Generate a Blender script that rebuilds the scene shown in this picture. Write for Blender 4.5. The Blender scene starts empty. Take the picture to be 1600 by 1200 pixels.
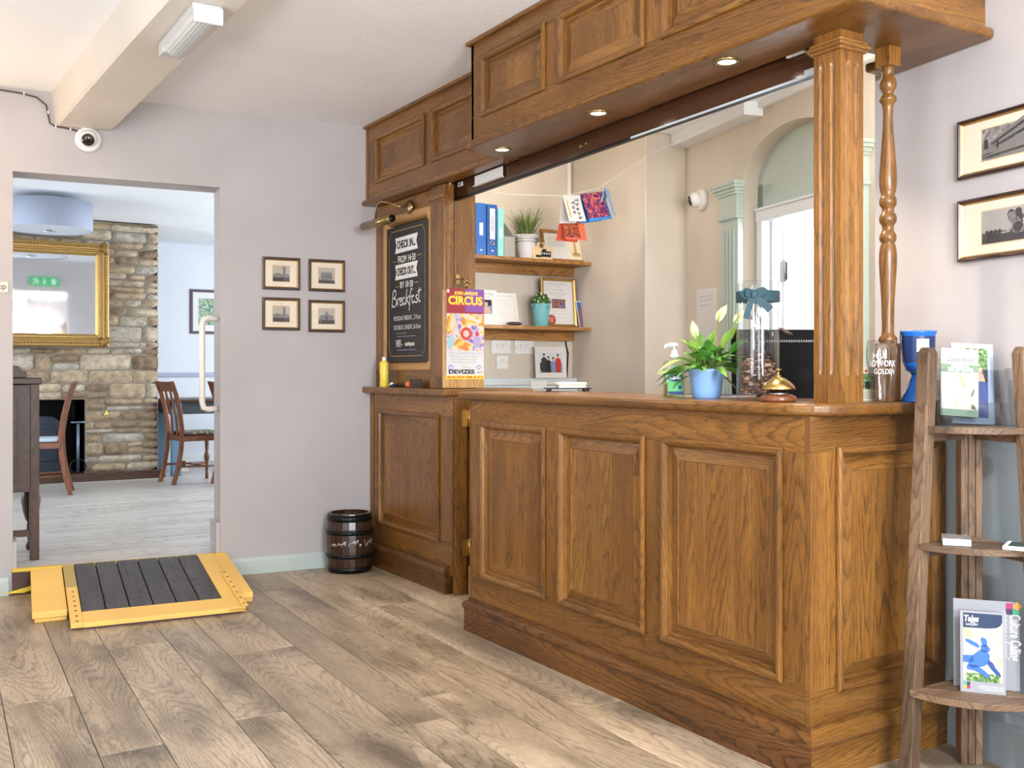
import bpy, math, random
from mathutils import Matrix, Vector, noise
random.seed(11)
sc = bpy.context.scene
col = sc.collection
R = math.radians
PI = math.pi

# ------------------------------------------------------------ camera
ANG = math.atan(975 / 1568)
cam = bpy.data.cameras.new('camera')
camo = bpy.data.objects.new('camera', cam)
col.objects.link(camo)
camo.location = (0, 0, 1.15)
camo.rotation_euler = (R(90), 0, -ANG)
cam.sensor_width = 36
cam.lens = 1568 / 1600 * 36
cam.shift_y = -20 / 1600
cam.clip_start = 0.05
sc.camera = camo

# ------------------------------------------------------------ world, lights, exposure
w = bpy.data.worlds.new('sky')
sc.world = w
w.use_nodes = True
w.node_tree.nodes['Background'].inputs[0].default_value = (0.75, 0.87, 1, 1)
w.node_tree.nodes['Background'].inputs[1].default_value = 1.5
vs = sc.view_settings
vs.view_transform = 'Standard'
vs.look = 'None'
vs.gamma = 1
vs.use_curve_mapping = False
vs.exposure = 0.74
cy = sc.cycles
cy.max_bounces = 9
cy.diffuse_bounces = 5
cy.glossy_bounces = 4
cy.transparent_max_bounces = 16
cy.transmission_bounces = 6
cy.caustics_reflective = False
cy.caustics_refractive = False
cy.sample_clamp_indirect = 8


def area(name, loc, target, sx, sy, power, color, spread=180):
    l = bpy.data.lights.new(name, 'AREA')
    l.shape = 'RECTANGLE'
    l.size = sx
    l.size_y = sy
    l.energy = power
    l.color = color
    l.spread = R(spread)
    o = bpy.data.objects.new(name, l)
    o.location = loc
    o.rotation_euler = (Vector(target) - Vector(loc)).to_track_quat('-Z', 'Y').to_euler()
    col.objects.link(o)
    return o


# daylight through the reception windows (rear wall and left wall) and the dining room windows
area('daylight_rear_window', (0.52, -2.28, 1.5), (1.5, 3, 1.1), .85, 1.6, 115, (0.88, 0.94, 1))
area('daylight_rear_window', (-1.55, -2.28, 1.55), (-1.2, 3, 1.3), 1.2, 1.5, 30, (0.88, 0.94, 1))
area('daylight_left_window', (-2.68, 1.0, 1.6), (3, 1.6, 1.2), 1.7, 1.4, 30, (0.86, 0.93, 1))
area('daylight_dining_window', (5.1, 8.6, 1.5), (0, 8.8, 1.2), 2.6, 1.8, 84, (0.86, 0.93, 1))
area('daylight_dining_window', (-2.0, 8.2, 1.5), (4, 9.5, 1.2), 2.2, 1.7, 60, (0.86, 0.93, 1))
area('office_fill_area', (3.35, 0.62, 1.75), (3.5, 5, 1.5), 0.8, 1.1, 70, (1, 0.96, 0.92))  # added fill light inside the office, no window stands here
area('daylight_passage', (5.3, 2.6, 2.0), (4.6, 3.6, 1.4), 0.9, 0.9, 70, (0.9, 0.95, 1))




def lamp(name, loc, power, color, r=0.12):
    l = bpy.data.lights.new(name, 'POINT')
    l.energy = power
    l.color = color
    l.shadow_soft_size = r
    o = bpy.data.objects.new(name, l)
    o.location = loc
    col.objects.link(o)


# added fill lights left of and behind the camera, the hanging bulb's own light, and the wall lamp beside the doorway
lamp('fill_and_bulb_light', (-1.0, 3.4, 1.7), 14, (.95, .96, 1))
lamp('fill_and_bulb_light', (0.3, -0.9, 1.75), 40, (.9, .95, 1))
lamp('fill_and_bulb_light', (1.45, .3, 1.93), 74, (.98, .97, 1), .07)
# added unseen spot left of the camera, aimed up to brighten the ceiling
_u = bpy.data.lights.new('ceiling_fill_spot', 'SPOT')
_u.energy = 85
_u.color = (.93, .96, 1)
_u.spot_size = R(75)
_u.spot_blend = .8
_u.shadow_soft_size = .15
_uo = bpy.data.objects.new('ceiling_fill_spot', _u)
_uo.location = (-1.0, 1.6, 1.1)
_uo.rotation_euler = (Vector((1.3, 3.4, 2.61)) - Vector(_uo.location)).to_track_quat('-Z', 'Y').to_euler()
col.objects.link(_uo)
lamp('office_ceiling_light', (3.05, 4.86, 2.42), 6.5, (1, .88, .72), .07)
lamp('office_ceiling_light', (3.3, 2.9, 2.42), 5, (1, .92, .8), .07)
lamp('wall_lamp_light', (-0.15, 5.40, 1.9), 13, (1, .72, .47), .08)

# ------------------------------------------------------------ materials
def lin(c):
    if isinstance(c, str):
        c = [int(c[i:i + 2], 16) / 255 for i in (0, 2, 4)]
    return tuple((x / 12.92 if x <= 0.04045 else ((x + 0.055) / 1.055) ** 2.4) for x in c)


class NT:
    def __init__(s, name):
        s.m = bpy.data.materials.new(name)
        s.m.use_nodes = True
        s.t = s.m.node_tree
        s.b = s.t.nodes['Principled BSDF']

    def n(s, typ, **kw):
        nd = s.t.nodes.new(typ)
        for k, v in kw.items():
            if k.startswith('i_'):
                key = k[2:]
                key = int(key) if key.isdigit() else key.replace('_', ' ')
                if isinstance(v, bpy.types.NodeSocket):
                    s.t.links.new(v, nd.inputs[key])
                else:
                    nd.inputs[key].default_value = v
            else:
                setattr(nd, k, v)
        return nd

    def link(s, a, b):
        s.t.links.new(a, b)

    def ramp(s, fac, stops):
        r = s.n('ShaderNodeValToRGB')
        s.link(fac, r.inputs[0])
        e = r.color_ramp.elements
        while len(e) < len(stops):
            e.new(0.5)
        for k, (p, c) in enumerate(stops):
            e[k].position = p
            e[k].color = (*c, 1) if len(c) == 3 else c
        return r.outputs[0]

    def mix(s, f, a, b, mode='MIX'):
        m = s.n('ShaderNodeMix', data_type='RGBA', blend_type=mode)
        for k, v in ((0, f), (6, a), (7, b)):
            if isinstance(v, bpy.types.NodeSocket):
                s.link(v, m.inputs[k])
            else:
                m.inputs[k].default_value = v if k == 0 else ((*v, 1) if len(v) == 3 else v)
        return m.outputs[2]

    def math(s, op, a, b=0.0):
        m = s.n('ShaderNodeMath', operation=op)
        for k, v in ((0, a), (1, b)):
            if isinstance(v, bpy.types.NodeSocket):
                s.link(v, m.inputs[k])
            else:
                m.inputs[k].default_value = v
        return m.outputs[0]

    def bump(s, h, strength=0.2, dist=0.002):
        b = s.n('ShaderNodeBump')
        b.inputs['Strength'].default_value = strength
        b.inputs['Distance'].default_value = dist
        s.link(h, b.inputs['Height'])
        s.link(b.outputs[0], s.b.inputs['Normal'])

    def gc(s, scale=(1, 1, 1)):
        a = s.n('ShaderNodeAttribute', attribute_name='gc')
        m = s.n('ShaderNodeMapping')
        m.inputs['Scale'].default_value = scale
        s.link(a.outputs['Vector'], m.inputs[0])
        return m.outputs[0]


def wood(name, dark, mid, light, rough=0.42, ring=30, bump=0.25, coat=0.0, pore=0.42, tone=0.3, blotch=0.22, zc=0.07, line=0.62):
    t = NT(name)
    # contours of a noise field stretched along the grain: nested cathedral figure
    nf = t.n('ShaderNodeTexNoise', i_Vector=t.gc((1, 1, zc * 1.6)), i_Scale=5.0, i_Detail=1.2, i_Roughness=0.4)
    nj = t.n('ShaderNodeTexNoise', i_Vector=t.gc((1, 1, 0.3)), i_Scale=60.0, i_Detail=1.0)
    sx = t.n('ShaderNodeSeparateXYZ', i_0=t.gc())
    q = t.math('ADD', t.math('MULTIPLY', nf.outputs['Fac'], ring * 1.5), t.math('MULTIPLY', t.math('ADD', sx.outputs[0], sx.outputs[1]), ring * 1.3))
    q = t.math('ADD', q, t.math('MULTIPLY', nj.outputs['Fac'], 0.9))
    wv = t.math('FRACT', q)
    n1 = t.n('ShaderNodeTexNoise', i_Vector=t.gc((1, 1, 0.10)), i_Scale=11.0, i_Detail=5.0, i_Roughness=0.6)
    n2 = t.n('ShaderNodeTexNoise', i_Vector=t.gc((380, 380, 24)), i_Scale=1.0, i_Detail=2.0)
    n3 = t.n('ShaderNodeTexNoise', i_Vector=t.gc((1, 1, 0.4)), i_Scale=4.5, i_Detail=4.0)
    c = t.ramp(n1.outputs['Fac'], [(0.32, dark), (0.5, mid), (0.66, light)])
    c = t.mix(0.55, c, mid)
    # growth rings: a thin dark late-wood line in each ring, and open pores beside it
    rl = t.ramp(wv, [(0.0, (1 - line,) * 3), (0.16, (1 - line * .45,) * 3), (0.42, (1, 1, 1)), (0.9, (1, 1, 1)), (1.0, (1 - line * .8,) * 3)])
    c = t.mix(0.8, c, rl, 'MULTIPLY')
    p = t.ramp(n2.outputs['Fac'], [(0.38, (1 - pore,) * 3), (0.50, (1, 1, 1))])
    c = t.mix(0.8, c, p, 'MULTIPLY')
    bl = t.ramp(n3.outputs['Fac'], [(0.32, (1 - blotch,) * 3), (0.5, (1, 1, 1)), (0.7, (1 + blotch * 0.3,) * 3)])
    c = t.mix(1.0, c, bl, 'MULTIPLY')
    ta = t.n('ShaderNodeAttribute', attribute_name='tone')
    tv = t.math('ADD', t.math('MULTIPLY', ta.outputs['Fac'], tone), 1 - tone * 0.5)
    cc = t.n('ShaderNodeCombineColor', i_0=tv, i_1=tv, i_2=tv)
    c = t.mix(1.0, c, cc.outputs[0], 'MULTIPLY')
    t.link(c, t.b.inputs['Base Color'])
    t.b.inputs['Roughness'].default_value = rough
    t.b.inputs['Specular IOR Level'].default_value = 0.4
    t.b.inputs['Coat Weight'].default_value = coat
    t.b.inputs['Coat Roughness'].default_value = 0.18
    t.bump(t.math('ADD', n2.outputs['Fac'], t.math('MULTIPLY', wv, 0.3)), bump, 0.0008)
    return t.m


def plain(name, c, rough=0.5, metal=0.0, coat=0.0, em=0.0, spec=0.5):
    t = NT(name)
    t.b.inputs['Base Color'].default_value = (*lin(c), 1)
    t.b.inputs['Roughness'].default_value = rough
    t.b.inputs['Metallic'].default_value = metal
    t.b.inputs['Coat Weight'].default_value = coat
    t.b.inputs['Specular IOR Level'].default_value = spec
    # slight procedural wear in the gloss
    n = t.n('ShaderNodeTexNoise', i_Scale=35.0, i_Detail=2.0)
    r = t.n('ShaderNodeMapRange')
    t.link(n.outputs['Fac'], r.inputs[0])
    r.inputs[3].default_value = max(0.02, rough - 0.05)
    r.inputs[4].default_value = min(1, rough + 0.05)
    t.link(r.outputs[0], t.b.inputs['Roughness'])
    if em:
        t.b.inputs['Emission Color'].default_value = (*lin(c), 1)
        t.b.inputs['Emission Strength'].default_value = em
    return t.m


def paint(name, c, rough=0.75, bscale=60.0, bstr=0.35, bdist=0.002, var=0.06):
    t = NT(name)
    geo = t.n('ShaderNodeTexCoord')
    n = t.n('ShaderNodeTexNoise', i_Vector=geo.outputs['Object'], i_Scale=bscale, i_Detail=4.0, i_Roughness=0.6)
    n2 = t.n('ShaderNodeTexNoise', i_Vector=geo.outputs['Object'], i_Scale=2.2, i_Detail=2.0)
    l = lin(c)
    cc = t.ramp(n2.outputs['Fac'], [(0.3, tuple(x * (1 - var) for x in l)), (0.7, tuple(min(1, x * (1 + var)) for x in l))])
    t.link(cc, t.b.inputs['Base Color'])
    t.b.inputs['Roughness'].default_value = rough
    t.bump(t.math('ADD', n.outputs['Fac'], t.math('MULTIPLY', n2.outputs['Fac'], 4.0)), bstr, bdist)
    return t.m


def thinglass(name, tint=(1, 1, 1), rough=0.02, ior=1.45, extra=0.0):
    t = NT(name)
    t.t.nodes.remove(t.b)
    tr = t.n('ShaderNodeBsdfTransparent')
    tr.inputs[0].default_value = (*tint, 1)
    gl = t.n('ShaderNodeBsdfGlossy')
    gl.inputs['Roughness'].default_value = rough
    fr = t.n('ShaderNodeLayerWeight')
    f = t.math('ADD', t.math('MULTIPLY', t.math('POWER', fr.outputs['Facing'], 4.0), 0.75), 0.035 + extra)
    mx = t.n('ShaderNodeMixShader')
    t.link(f, mx.inputs[0])
    t.link(tr.outputs[0], mx.inputs[1])
    t.link(gl.outputs[0], mx.inputs[2])
    t.link(mx.outputs[0], t.t.nodes['Material Output'].inputs[0])
    return t.m


def picture(name, stops, scale=8.0, detail=6.0, mode='noise', rough=0.7, sc3=(1, 1, 1), vmix=0.5, dist=0.0):
    """printed picture: colours laid out over the sheet's own height with noise"""
    t = NT(name)
    v = t.gc(sc3)
    n = t.n('ShaderNodeTexNoise', i_Vector=v, i_Scale=scale, i_Detail=detail, i_Roughness=0.65, i_Distortion=dist)
    if vmix:
        tc = t.n('ShaderNodeTexCoord')
        sp = t.n('ShaderNodeSeparateXYZ', i_0=t.gc((1, 1, 1)))
        f = t.math('ADD', t.math('MULTIPLY', n.outputs['Fac'], 1 - vmix), t.math('MULTIPLY', sp.outputs[1], vmix))
    else:
        f = n.outputs['Fac']
    t.link(t.ramp(f, stops), t.b.inputs['Base Color'])
    t.b.inputs['Roughness'].default_value = rough
    return t.m


OAK = wood('oak', lin('563610'), lin('825624'), lin('a07337'), rough=0.36, coat=0.25, ring=32)
OAKL = wood('light_oak', lin('8e6232'), lin('b68a54'), lin('cda36c'), rough=0.42, coat=0.1, line=0.3)
OAKD = wood('dark_oak_plinth', lin('3a1f0c'), lin('744a22'), lin('94652f'), rough=0.4, ring=24, coat=0.15, line=0.85, zc=.1)
SHELFW = wood('oak_shelf_board', lin('7d4e22'), lin('ad7a43'), lin('c4925a'), rough=0.4)
FLOORW = wood('oak_floor_boards', lin('6d5d4a'), lin('ab9880'), lin('c8b59b'), rough=0.38, ring=22, pore=0.35, tone=0.42, blotch=0.5, bump=0.3, zc=0.10, line=0.5)
LAMIN = wood('pale_laminate', lin('a09a90'), lin('cac5be'), lin('dad6d0'), rough=0.35, ring=30, pore=0.15, tone=0.1, blotch=0.1, bump=0.05, zc=0.05)
LADW = wood('acacia', lin('513c2c'), lin('7c614a'), lin('957c61'), rough=0.5, ring=22, blotch=0.4, tone=.5)
MAHOG = wood('reddish_chair_wood', lin('3c190b'), lin('774325'), lin('a56c42'), rough=0.3, coat=0.3)
DARKW = wood('dark_sideboard_wood', lin('2c1a11'), lin('4d3222'), lin('6b4a33'), rough=0.4)
BARRW = wood('dark_barrel_staves', lin('1c100a'), lin('3a2418'), lin('513526'), rough=0.3, coat=0.4)
GREYB = wood('grey_painted_boards', lin('3c3a3a'), lin('565353'), lin('6e6a69'), rough=0.6, ring=30, tone=0.15, blotch=0.15)
WALL = paint('greige_wall_paint', 'b1abaa')
OFFW = paint('office_wall_paint', 'd3c9ba', bscale=70, bstr=0.6, bdist=0.003)
CEIL = paint('white_ceiling_paint', 'f5f8fc', bscale=40, bstr=0.5, bdist=0.003, var=0.03)
BEAMP = paint('cream_beam_paint', 'dcd6cc', rough=0.5, bscale=9, bstr=0.3)
DINW = paint('pale_dining_wall', 'dbe0e8', var=0.02)
DINC = paint('dining_ceiling_white', 'eceef2', var=0.02)
DADO = paint('blue_grey_dado', '96a1a6', rough=0.55)
SKIRT = paint('pale_sage_gloss', 'b3bdb8', rough=0.35, bscale=12, bstr=0.1)
SAGE = paint('sage_green_gloss', 'b9c8bf', rough=0.4, bscale=12, bstr=0.1, var=0.02)
WHITEP = paint('white_gloss_paint', 'e4e9ec', rough=0.4, bscale=12, bstr=0.1, var=0.02)
YELP = paint('yellow_ramp_paint', 'f0c063', rough=0.5, bscale=50, bstr=0.4)
BLACKB = paint('blackboard', '232120', rough=0.6, bscale=30, bstr=0.1)
BROWNM = plain('brown_enamel', '4a2e1c', 0.2, 0.1, coat=0.4)
BLACK = plain('black_plastic', '0b0c0e', 0.4, spec=.3)
IRON = plain('black_iron', '16181a', 0.35, 0.6)
STEEL = plain('brushed_steel', 'b9bcbf', 0.25, 1)
BRASS = plain('brass', 'c2a468', 0.25, 1)
BRASSD = plain('aged_brass', '9c8a5f', 0.3, 1)
GOLD = plain('gold_frame', 'b39056', 0.38, 0.75)
WHITE = plain('white_plastic', 'e8e8e6', 0.35)
PAPER = plain('white_paper', 'dddbd8', 0.8)
CHALK = plain('chalk_white', 'dcdad6', 0.9)
CHALKO = plain('chalk_ochre', 'a5804f', 0.9)
CHALKB = plain('chalk_blue', '7d8a9c', 0.9)
MAT = plain('cream_mount', 'e3d4bd', 0.8)
FRAMED = wood('dark_frame_wood', lin('1d100a'), lin('3e2517'), lin('553625'), rough=0.3, coat=0.3)
GLASS = thinglass('picture_glass')
VGLASS = thinglass('vase_glass', (0.965, 0.98, 0.98), extra=0.03)
ACRYL = thinglass('clear_acrylic', (0.93, 0.95, 0.96), extra=0.04)
LAMPE = plain('lamp_glow', 'fff3dc', 0.4, em=14)
TEAL = plain('teal_ribbon', '26454f', 0.7)
BLUE = plain('blue_binder', '2f66b4', 0.4)
DBLUE = plain('dark_blue', '1c3f86', 0.4)
AQUA = plain('aqua_binder', '84cfc4', 0.4)
POTB = plain('blue_grey_pot', '7ba2cf', 0.45)
POTT = plain('teal_metal_pot', '76bcc4', 0.4)
CUPB = plain('blue_cup', '1b62b8', 0.25)
INK = plain('black_ink', '1a1a1c', 0.8)
GREYI = plain('grey_ink', '8c8c8c', 0.8)
RED = plain('red_print', 'b5402f', 0.7)
DRED = plain('dark_red_print', '8e2a35', 0.7)
ORNG = plain('orange_plastic', 'e06c2f', 0.5)
YEL = plain('yellow_print', 'f1cf3e', 0.6)
PURP = plain('purple_print', '7c4690', 0.7)
SKYB = plain('pale_blue_card', 'a9c3e4', 0.8)
BBLUE = plain('bright_blue_card', '3b8ad0', 0.7)
CORAL = plain('coral_card', 'e8674a', 0.7)
GREENP = plain('green_print', '58b06a', 0.6)
GREYG = plain('grey_green_print', '6c8269', 0.7)
LGREY = plain('light_grey_card', '8f9095', 0.6)
SHADE = paint('blue_grey_lampshade', 'a4adbf', rough=0.8, bscale=200, var=0.02)
SHADEW = plain('white_diffuser', 'd3dae6', 0.6)
PURPF = plain('plum_frame', '5b4c59', 0.5)
SEATF = picture('dark_patterned_seat', [(0.3, lin('17140f')), (0.5, lin('3a332a')), (0.62, lin('b9ad93'))], 60, 2, vmix=0)
GRASS = plain('green_blades', '5f7a3b', 0.6)
LEAFM = NT('lily_leaf')
_n = LEAFM.n('ShaderNodeTexNoise', i_Vector=LEAFM.gc(), i_Scale=14.0, i_Detail=2.0)
_t = LEAFM.n('ShaderNodeAttribute', attribute_name='tone')
LEAFM.link(LEAFM.mix(_t.outputs['Fac'], LEAFM.ramp(_n.outputs['Fac'], [(0.3, lin('2f6a26')), (0.7, lin('5d9a3c'))]), lin('b0c860')), LEAFM.b.inputs['Base Color'])
LEAFM.b.inputs['Roughness'].default_value = 0.35
LEAFM = LEAFM.m
BARK = picture('brown_bark_bits', [(0.3, lin('2a1a14')), (0.5, lin('6a4534')), (0.7, lin('b08a6a'))], 70, 3, vmix=0)
HEDGE = picture('small_leaf_green', [(0.3, lin('28471f')), (0.5, lin('4f7539')), (0.7, lin('a9b884'))], 120, 2, vmix=0)
ENGR = picture('grey_engraving', [(0.25, lin('2b2a2c')), (0.42, lin('67625e')), (0.55, lin('94908c')), (0.75, lin('c3bcb2'))], 45, 8, vmix=0, dist=1.2)
ENGR2 = picture('sepia_engraving', [(0.3, lin('4b4a4c')), (0.5, lin('a3978a')), (0.7, lin('cfc1ae'))], 60, 8, vmix=0, dist=0.8)
CIRCP = picture('blurred_circus_print', [(0.32, lin('7a5a94')), (0.42, lin('b5a2b4')), (0.5, lin('c4bcb2')), (0.58, lin('cdaf45')), (0.66, lin('c0743e'))], 14, 1, vmix=0, dist=1.5)
MAPP = picture('green_map_print', [(0.35, lin('4c6b5a')), (0.5, lin('a5bfa0')), (0.65, lin('c9d5c3'))], 14, 6, vmix=0, dist=2)
CARDP = picture('colourful_card_print', [(0.35, lin('1c1220')), (0.44, lin('7a2f86')), (0.5, lin('2c1830')), (0.55, lin('c8456b')), (0.62, lin('e0863a')), (0.7, lin('d34fa5'))], 28, 2, vmix=0, dist=2)
CARDQ = picture('dark_letters_card_print', [(0.4, lin('2a1a14')), (0.5, lin('c4402f')), (0.56, lin('2a1a14')), (0.63, lin('e8a53a')), (0.7, lin('5a4a9a'))], 38, 2, vmix=0, dist=2)
PHOTO = picture('street_photo_print', [(0.35, lin('223a66')), (0.45, lin('4a77a8')), (0.52, lin('b05a34')), (0.62, lin('5d3a24')), (0.7, lin('d9b070'))], 30, 3, vmix=0)
HAREB = picture('blurred_meadow_print', [(0.35, lin('b9b08e')), (0.5, lin('d8c7ad')), (0.65, lin('a9a57a'))], 9, 2, vmix=0)
STONE = NT('rubble_stone')
_n = STONE.n('ShaderNodeTexNoise', i_Vector=STONE.gc(), i_Scale=16.0, i_Detail=6.0, i_Roughness=0.7)
_t = STONE.n('ShaderNodeAttribute', attribute_name='tone')
_c = STONE.ramp(_t.outputs['Fac'], [(0.0, lin('8a755d')), (0.3, lin('b39c7f')), (0.6, lin('cbb99d')), (1.0, lin('b9b3a8'))])
STONE.link(STONE.mix(1.0, _c, STONE.ramp(_n.outputs['Fac'], [(0.3, (0.45, 0.42, 0.4)), (0.65, (1.05, 1.05, 1.05))]), 'MULTIPLY'), STONE.b.inputs['Base Color'])
STONE.b.inputs['Roughness'].default_value = 0.9
STONE.bump(_n.outputs['Fac'], 0.8, 0.02)
STONE = STONE.m
MORT = paint('grey_mortar', '857b6c', rough=0.95, bscale=30, bstr=0.8, bdist=0.01)
SOOT = paint('sooty_firebrick', '15120f', rough=0.95)


# ------------------------------------------------------------ mesh builder
def F(origin, deg):
    """frame of an upright face: x runs to the right along it, y up, z out of it towards the viewer"""
    a = R(deg)
    if len(origin) == 2:
        origin = (*origin, 0)
    m = Matrix(((math.cos(a), 0, math.sin(a), origin[0]), (math.sin(a), 0, -math.cos(a), origin[1]), (0, 1, 0, origin[2]), (0, 0, 0, 1)))
    return m


def PF(origin, deg):
    """plan frame: x, y turned by deg in plan, z up"""
    if len(origin) == 2:
        origin = (*origin, 0)
    return Matrix.Translation(origin) @ Matrix.Rotation(R(deg), 4, 'Z')


PERM = {'x': lambda v: (v[1], v[2], v[0]), 'y': lambda v: (v[0], v[2], v[1]), 'z': lambda v: (v[0], v[1], v[2])}


class MB:
    def __init__(s, M=None):
        s.v = []; s.f = []; s.mi = []; s.gc = []; s.tn = []; s.sm = []
        s.M = M or Matrix.Identity(4)

    def add(s, vs, fs, m=0, g='z', smooth=False, tone=None, M=None, raw=False):
        T = s.M @ M if M is not None else s.M
        b = len(s.v)
        vs = [Vector(v) for v in vs]
        s.v += [T @ v for v in vs]
        if raw:
            off = (0, 0, 0)
        else:
            off = (random.uniform(-.12, .12), random.uniform(0.02, .2) * random.choice((-1, 1)), random.uniform(-1.2, 1.2))
        tone = random.random() if tone is None else tone
        p = PERM['z' if raw else g]
        for f in fs:
            s.f.append([b + i for i in f])
            s.mi.append(m); s.sm.append(smooth)
            for i in f:
                q = p(vs[i])
                s.gc.append((q[0] + off[0], q[1] + off[1], q[2] + off[2])); s.tn.append(tone)
        return s

    def box(s, x0, x1, y0, y1, z0, z1, m=0, g='z', **k):
        vs = [(x, y, z) for x in (x0, x1) for y in (y0, y1) for z in (z0, z1)]
        fs = [(0, 1, 3, 2), (4, 6, 7, 5), (0, 4, 5, 1), (2, 3, 7, 6), (0, 2, 6, 4), (1, 5, 7, 3)]
        return s.add(vs, fs, m, g, **k)

    def prism(s, pts, z0, z1, m=0, g='x', smooth=False, **k):
        n = len(pts)
        a = sum(pts[i][0] * pts[(i + 1) % n][1] - pts[(i + 1) % n][0] * pts[i][1] for i in range(n))
        if a < 0:
            pts = pts[::-1]
        vs = [(x, y, z0) for x, y in pts] + [(x, y, z1) for x, y in pts]
        fs = [tuple(range(n))[::-1], tuple(range(n, 2 * n))] + [(i, (i + 1) % n, n + (i + 1) % n, n + i) for i in range(n)]
        return s.add(vs, fs, m, g, smooth, **k)

    def poly(s, pts, m=0, raw=True, w=0.0, **k):
        """flat printed shape in the x-y plane"""
        return s.add([(x, y, w) for x, y in pts], [tuple(range(len(pts)))], m, raw=raw, **k)

    def rect(s, x0, x1, y0, y1, m=0, w=0.0, **k):
        return s.poly([(x0, y0), (x1, y0), (x1, y1), (x0, y1)], m, w=w, **k)

    def disc(s, x, y, r, m=0, w=0.0, n=20, ry=None, **k):
        ry = ry or r
        return s.poly([(x + r * math.cos(2 * PI * i / n), y + ry * math.sin(2 * PI * i / n)) for i in range(n)], m, w=w, **k)

    def rings(s, rs, m=0, smooth=True, cap=True, closed=False, **k):
        """loft between equal-length rings of points"""
        n = len(rs[0])
        vs = [p for r in rs for p in r]
        fs = []
        for j in range(len(rs) - 1):
            for i in range(n):
                fs.append((j * n + i, j * n + (i + 1) % n, (j + 1) * n + (i + 1) % n, (j + 1) * n + i))
        if cap:
            fs.append(tuple(range(n))[::-1])
            fs.append(tuple(range((len(rs) - 1) * n, len(rs) * n)))
        return s.add(vs, fs, m, smooth=smooth, **k)

    def lathe(s, prof, c=(0, 0), m=0, n=32, smooth=True, cap=True, **k):
        rs = [[(c[0] + r * math.cos(2 * PI * i / n), c[1] + r * math.sin(2 * PI * i / n), z) for i in range(n)] for r, z in prof]
        return s.rings(rs, m, smooth, cap, **k)

    def tube(s, pts, r, m=0, n=10, cap=True, **k):
        pts = [Vector(p) for p in pts]
        rr = r if isinstance(r, (list, tuple)) else [r] * len(pts)
        rs = []
        up = None
        for i, p in enumerate(pts):
            d = (pts[min(i + 1, len(pts) - 1)] - pts[max(i - 1, 0)]).normalized()
            if up is None:
                up = Vector((0, 0, 1)) if abs(d.z) < 0.9 else Vector((1, 0, 0))
            a = d.cross(up)
            a.normalize()
            b = a.cross(d)
            up = b
            rs.append([tuple(p + (a * math.cos(2 * PI * j / n) + b * math.sin(2 * PI * j / n)) * rr[i]) for j in range(n)])
        return s.rings(rs, m, True, cap, **k)

    def ball(s, c, r, m=0, n=14, sc3=(1, 1, 1), jit=0.0, **k):
        rs = []
        for j in range(1, n // 2 + 1):
            t = PI * j / (n // 2 + 1)
            ring = []
            for i in range(n):
                a = 2 * PI * i / n
                q = Vector((math.sin(t) * math.cos(a) * sc3[0], math.sin(t) * math.sin(a) * sc3[1], -math.cos(t) * sc3[2])) * r
                if jit:
                    q *= 1 + jit * noise.noise(q * (2.2 / r) + Vector(c) * 9)
                ring.append((c[0] + q.x, c[1] + q.y, c[2] + q.z))
            rs.append(ring)
        return s.rings(rs, m, True, True, **k)

    def panel(s, u0, u1, v0, v1, prof, m=0, w=0.0):
        """mitred raised panel: prof = [(inset, height)]"""
        P = [[(u0 + i, v0 + i, w + h), (u1 - i, v0 + i, w + h), (u1 - i, v1 - i, w + h), (u0 + i, v1 - i, w + h)] for i, h in prof]
        for side in range(4):
            a, b = side, (side + 1) % 4
            vs = []
            for r in P:
                vs += [r[a], r[b]]
            fs = [(2 * j, 2 * j + 1, 2 * j + 3, 2 * j + 2) for j in range(len(P) - 1)]
            s.add(vs, fs, m, 'x' if side % 2 == 0 else 'y')
        # fielded centre made of glued boards
        r = P[-1]
        x0, x1 = r[0][0], r[1][0]
        nb = max(1, round((x1 - x0) / 0.12))
        for k in range(nb):
            a = x0 + (x1 - x0) * k / nb
            b = x0 + (x1 - x0) * (k + 1) / nb
            z = r[0][2]
            s.add([(a, r[0][1], z), (b, r[0][1], z), (b, r[2][1], z), (a, r[2][1], z)], [(0, 1, 2, 3)], m, 'y')
        return s

    def frame(s, u0, u1, v0, v1, prof, m=0, w=0.0):
        """mitred picture-frame ring, prof = [(inset, height)]"""
        P = [[(u0 + i, v0 + i, w + h), (u1 - i, v0 + i, w + h), (u1 - i, v1 - i, w + h), (u0 + i, v1 - i, w + h)] for i, h in prof]
        for side in range(4):
            a, b = side, (side + 1) % 4
            vs = []
            for r in P:
                vs += [r[a], r[b]]
            s.add(vs, [(2 * j, 2 * j + 1, 2 * j + 3, 2 * j + 2) for j in range(len(P) - 1)], m, 'x' if side % 2 == 0 else 'y')
        return s

    def text(s, txt, x, y, h, m=0, w=0.001, sx=1.0, align='CENTER', rot=0, bold=0.0, shear=0.0, maxw=None):
        cu = bpy.data.curves.new('t', 'FONT')
        cu.body = txt
        cu.size = h * 1.38
        cu.align_x = align
        cu.offset = bold
        cu.shear = shear
        cu.resolution_u = 3
        ob = bpy.data.objects.new('t', cu)
        me = bpy.data.meshes.new_from_object(ob)
        if len(me.vertices):
            xs = [v.co.x for v in me.vertices]
            wid = max(xs) - min(xs)
            if maxw:
                sx = maxw / wid
            T = Matrix.Translation((x, y, w)) @ Matrix.Rotation(R(rot), 4, 'Z') @ Matrix.Diagonal((sx, 1, 1, 1))
            s.add([v.co.copy() for v in me.vertices], [tuple(p.vertices) for p in me.polygons], m, M=T, raw=True)
        bpy.data.meshes.remove(me)
        bpy.data.objects.remove(ob)
        bpy.data.curves.remove(cu)
        return s

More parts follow.
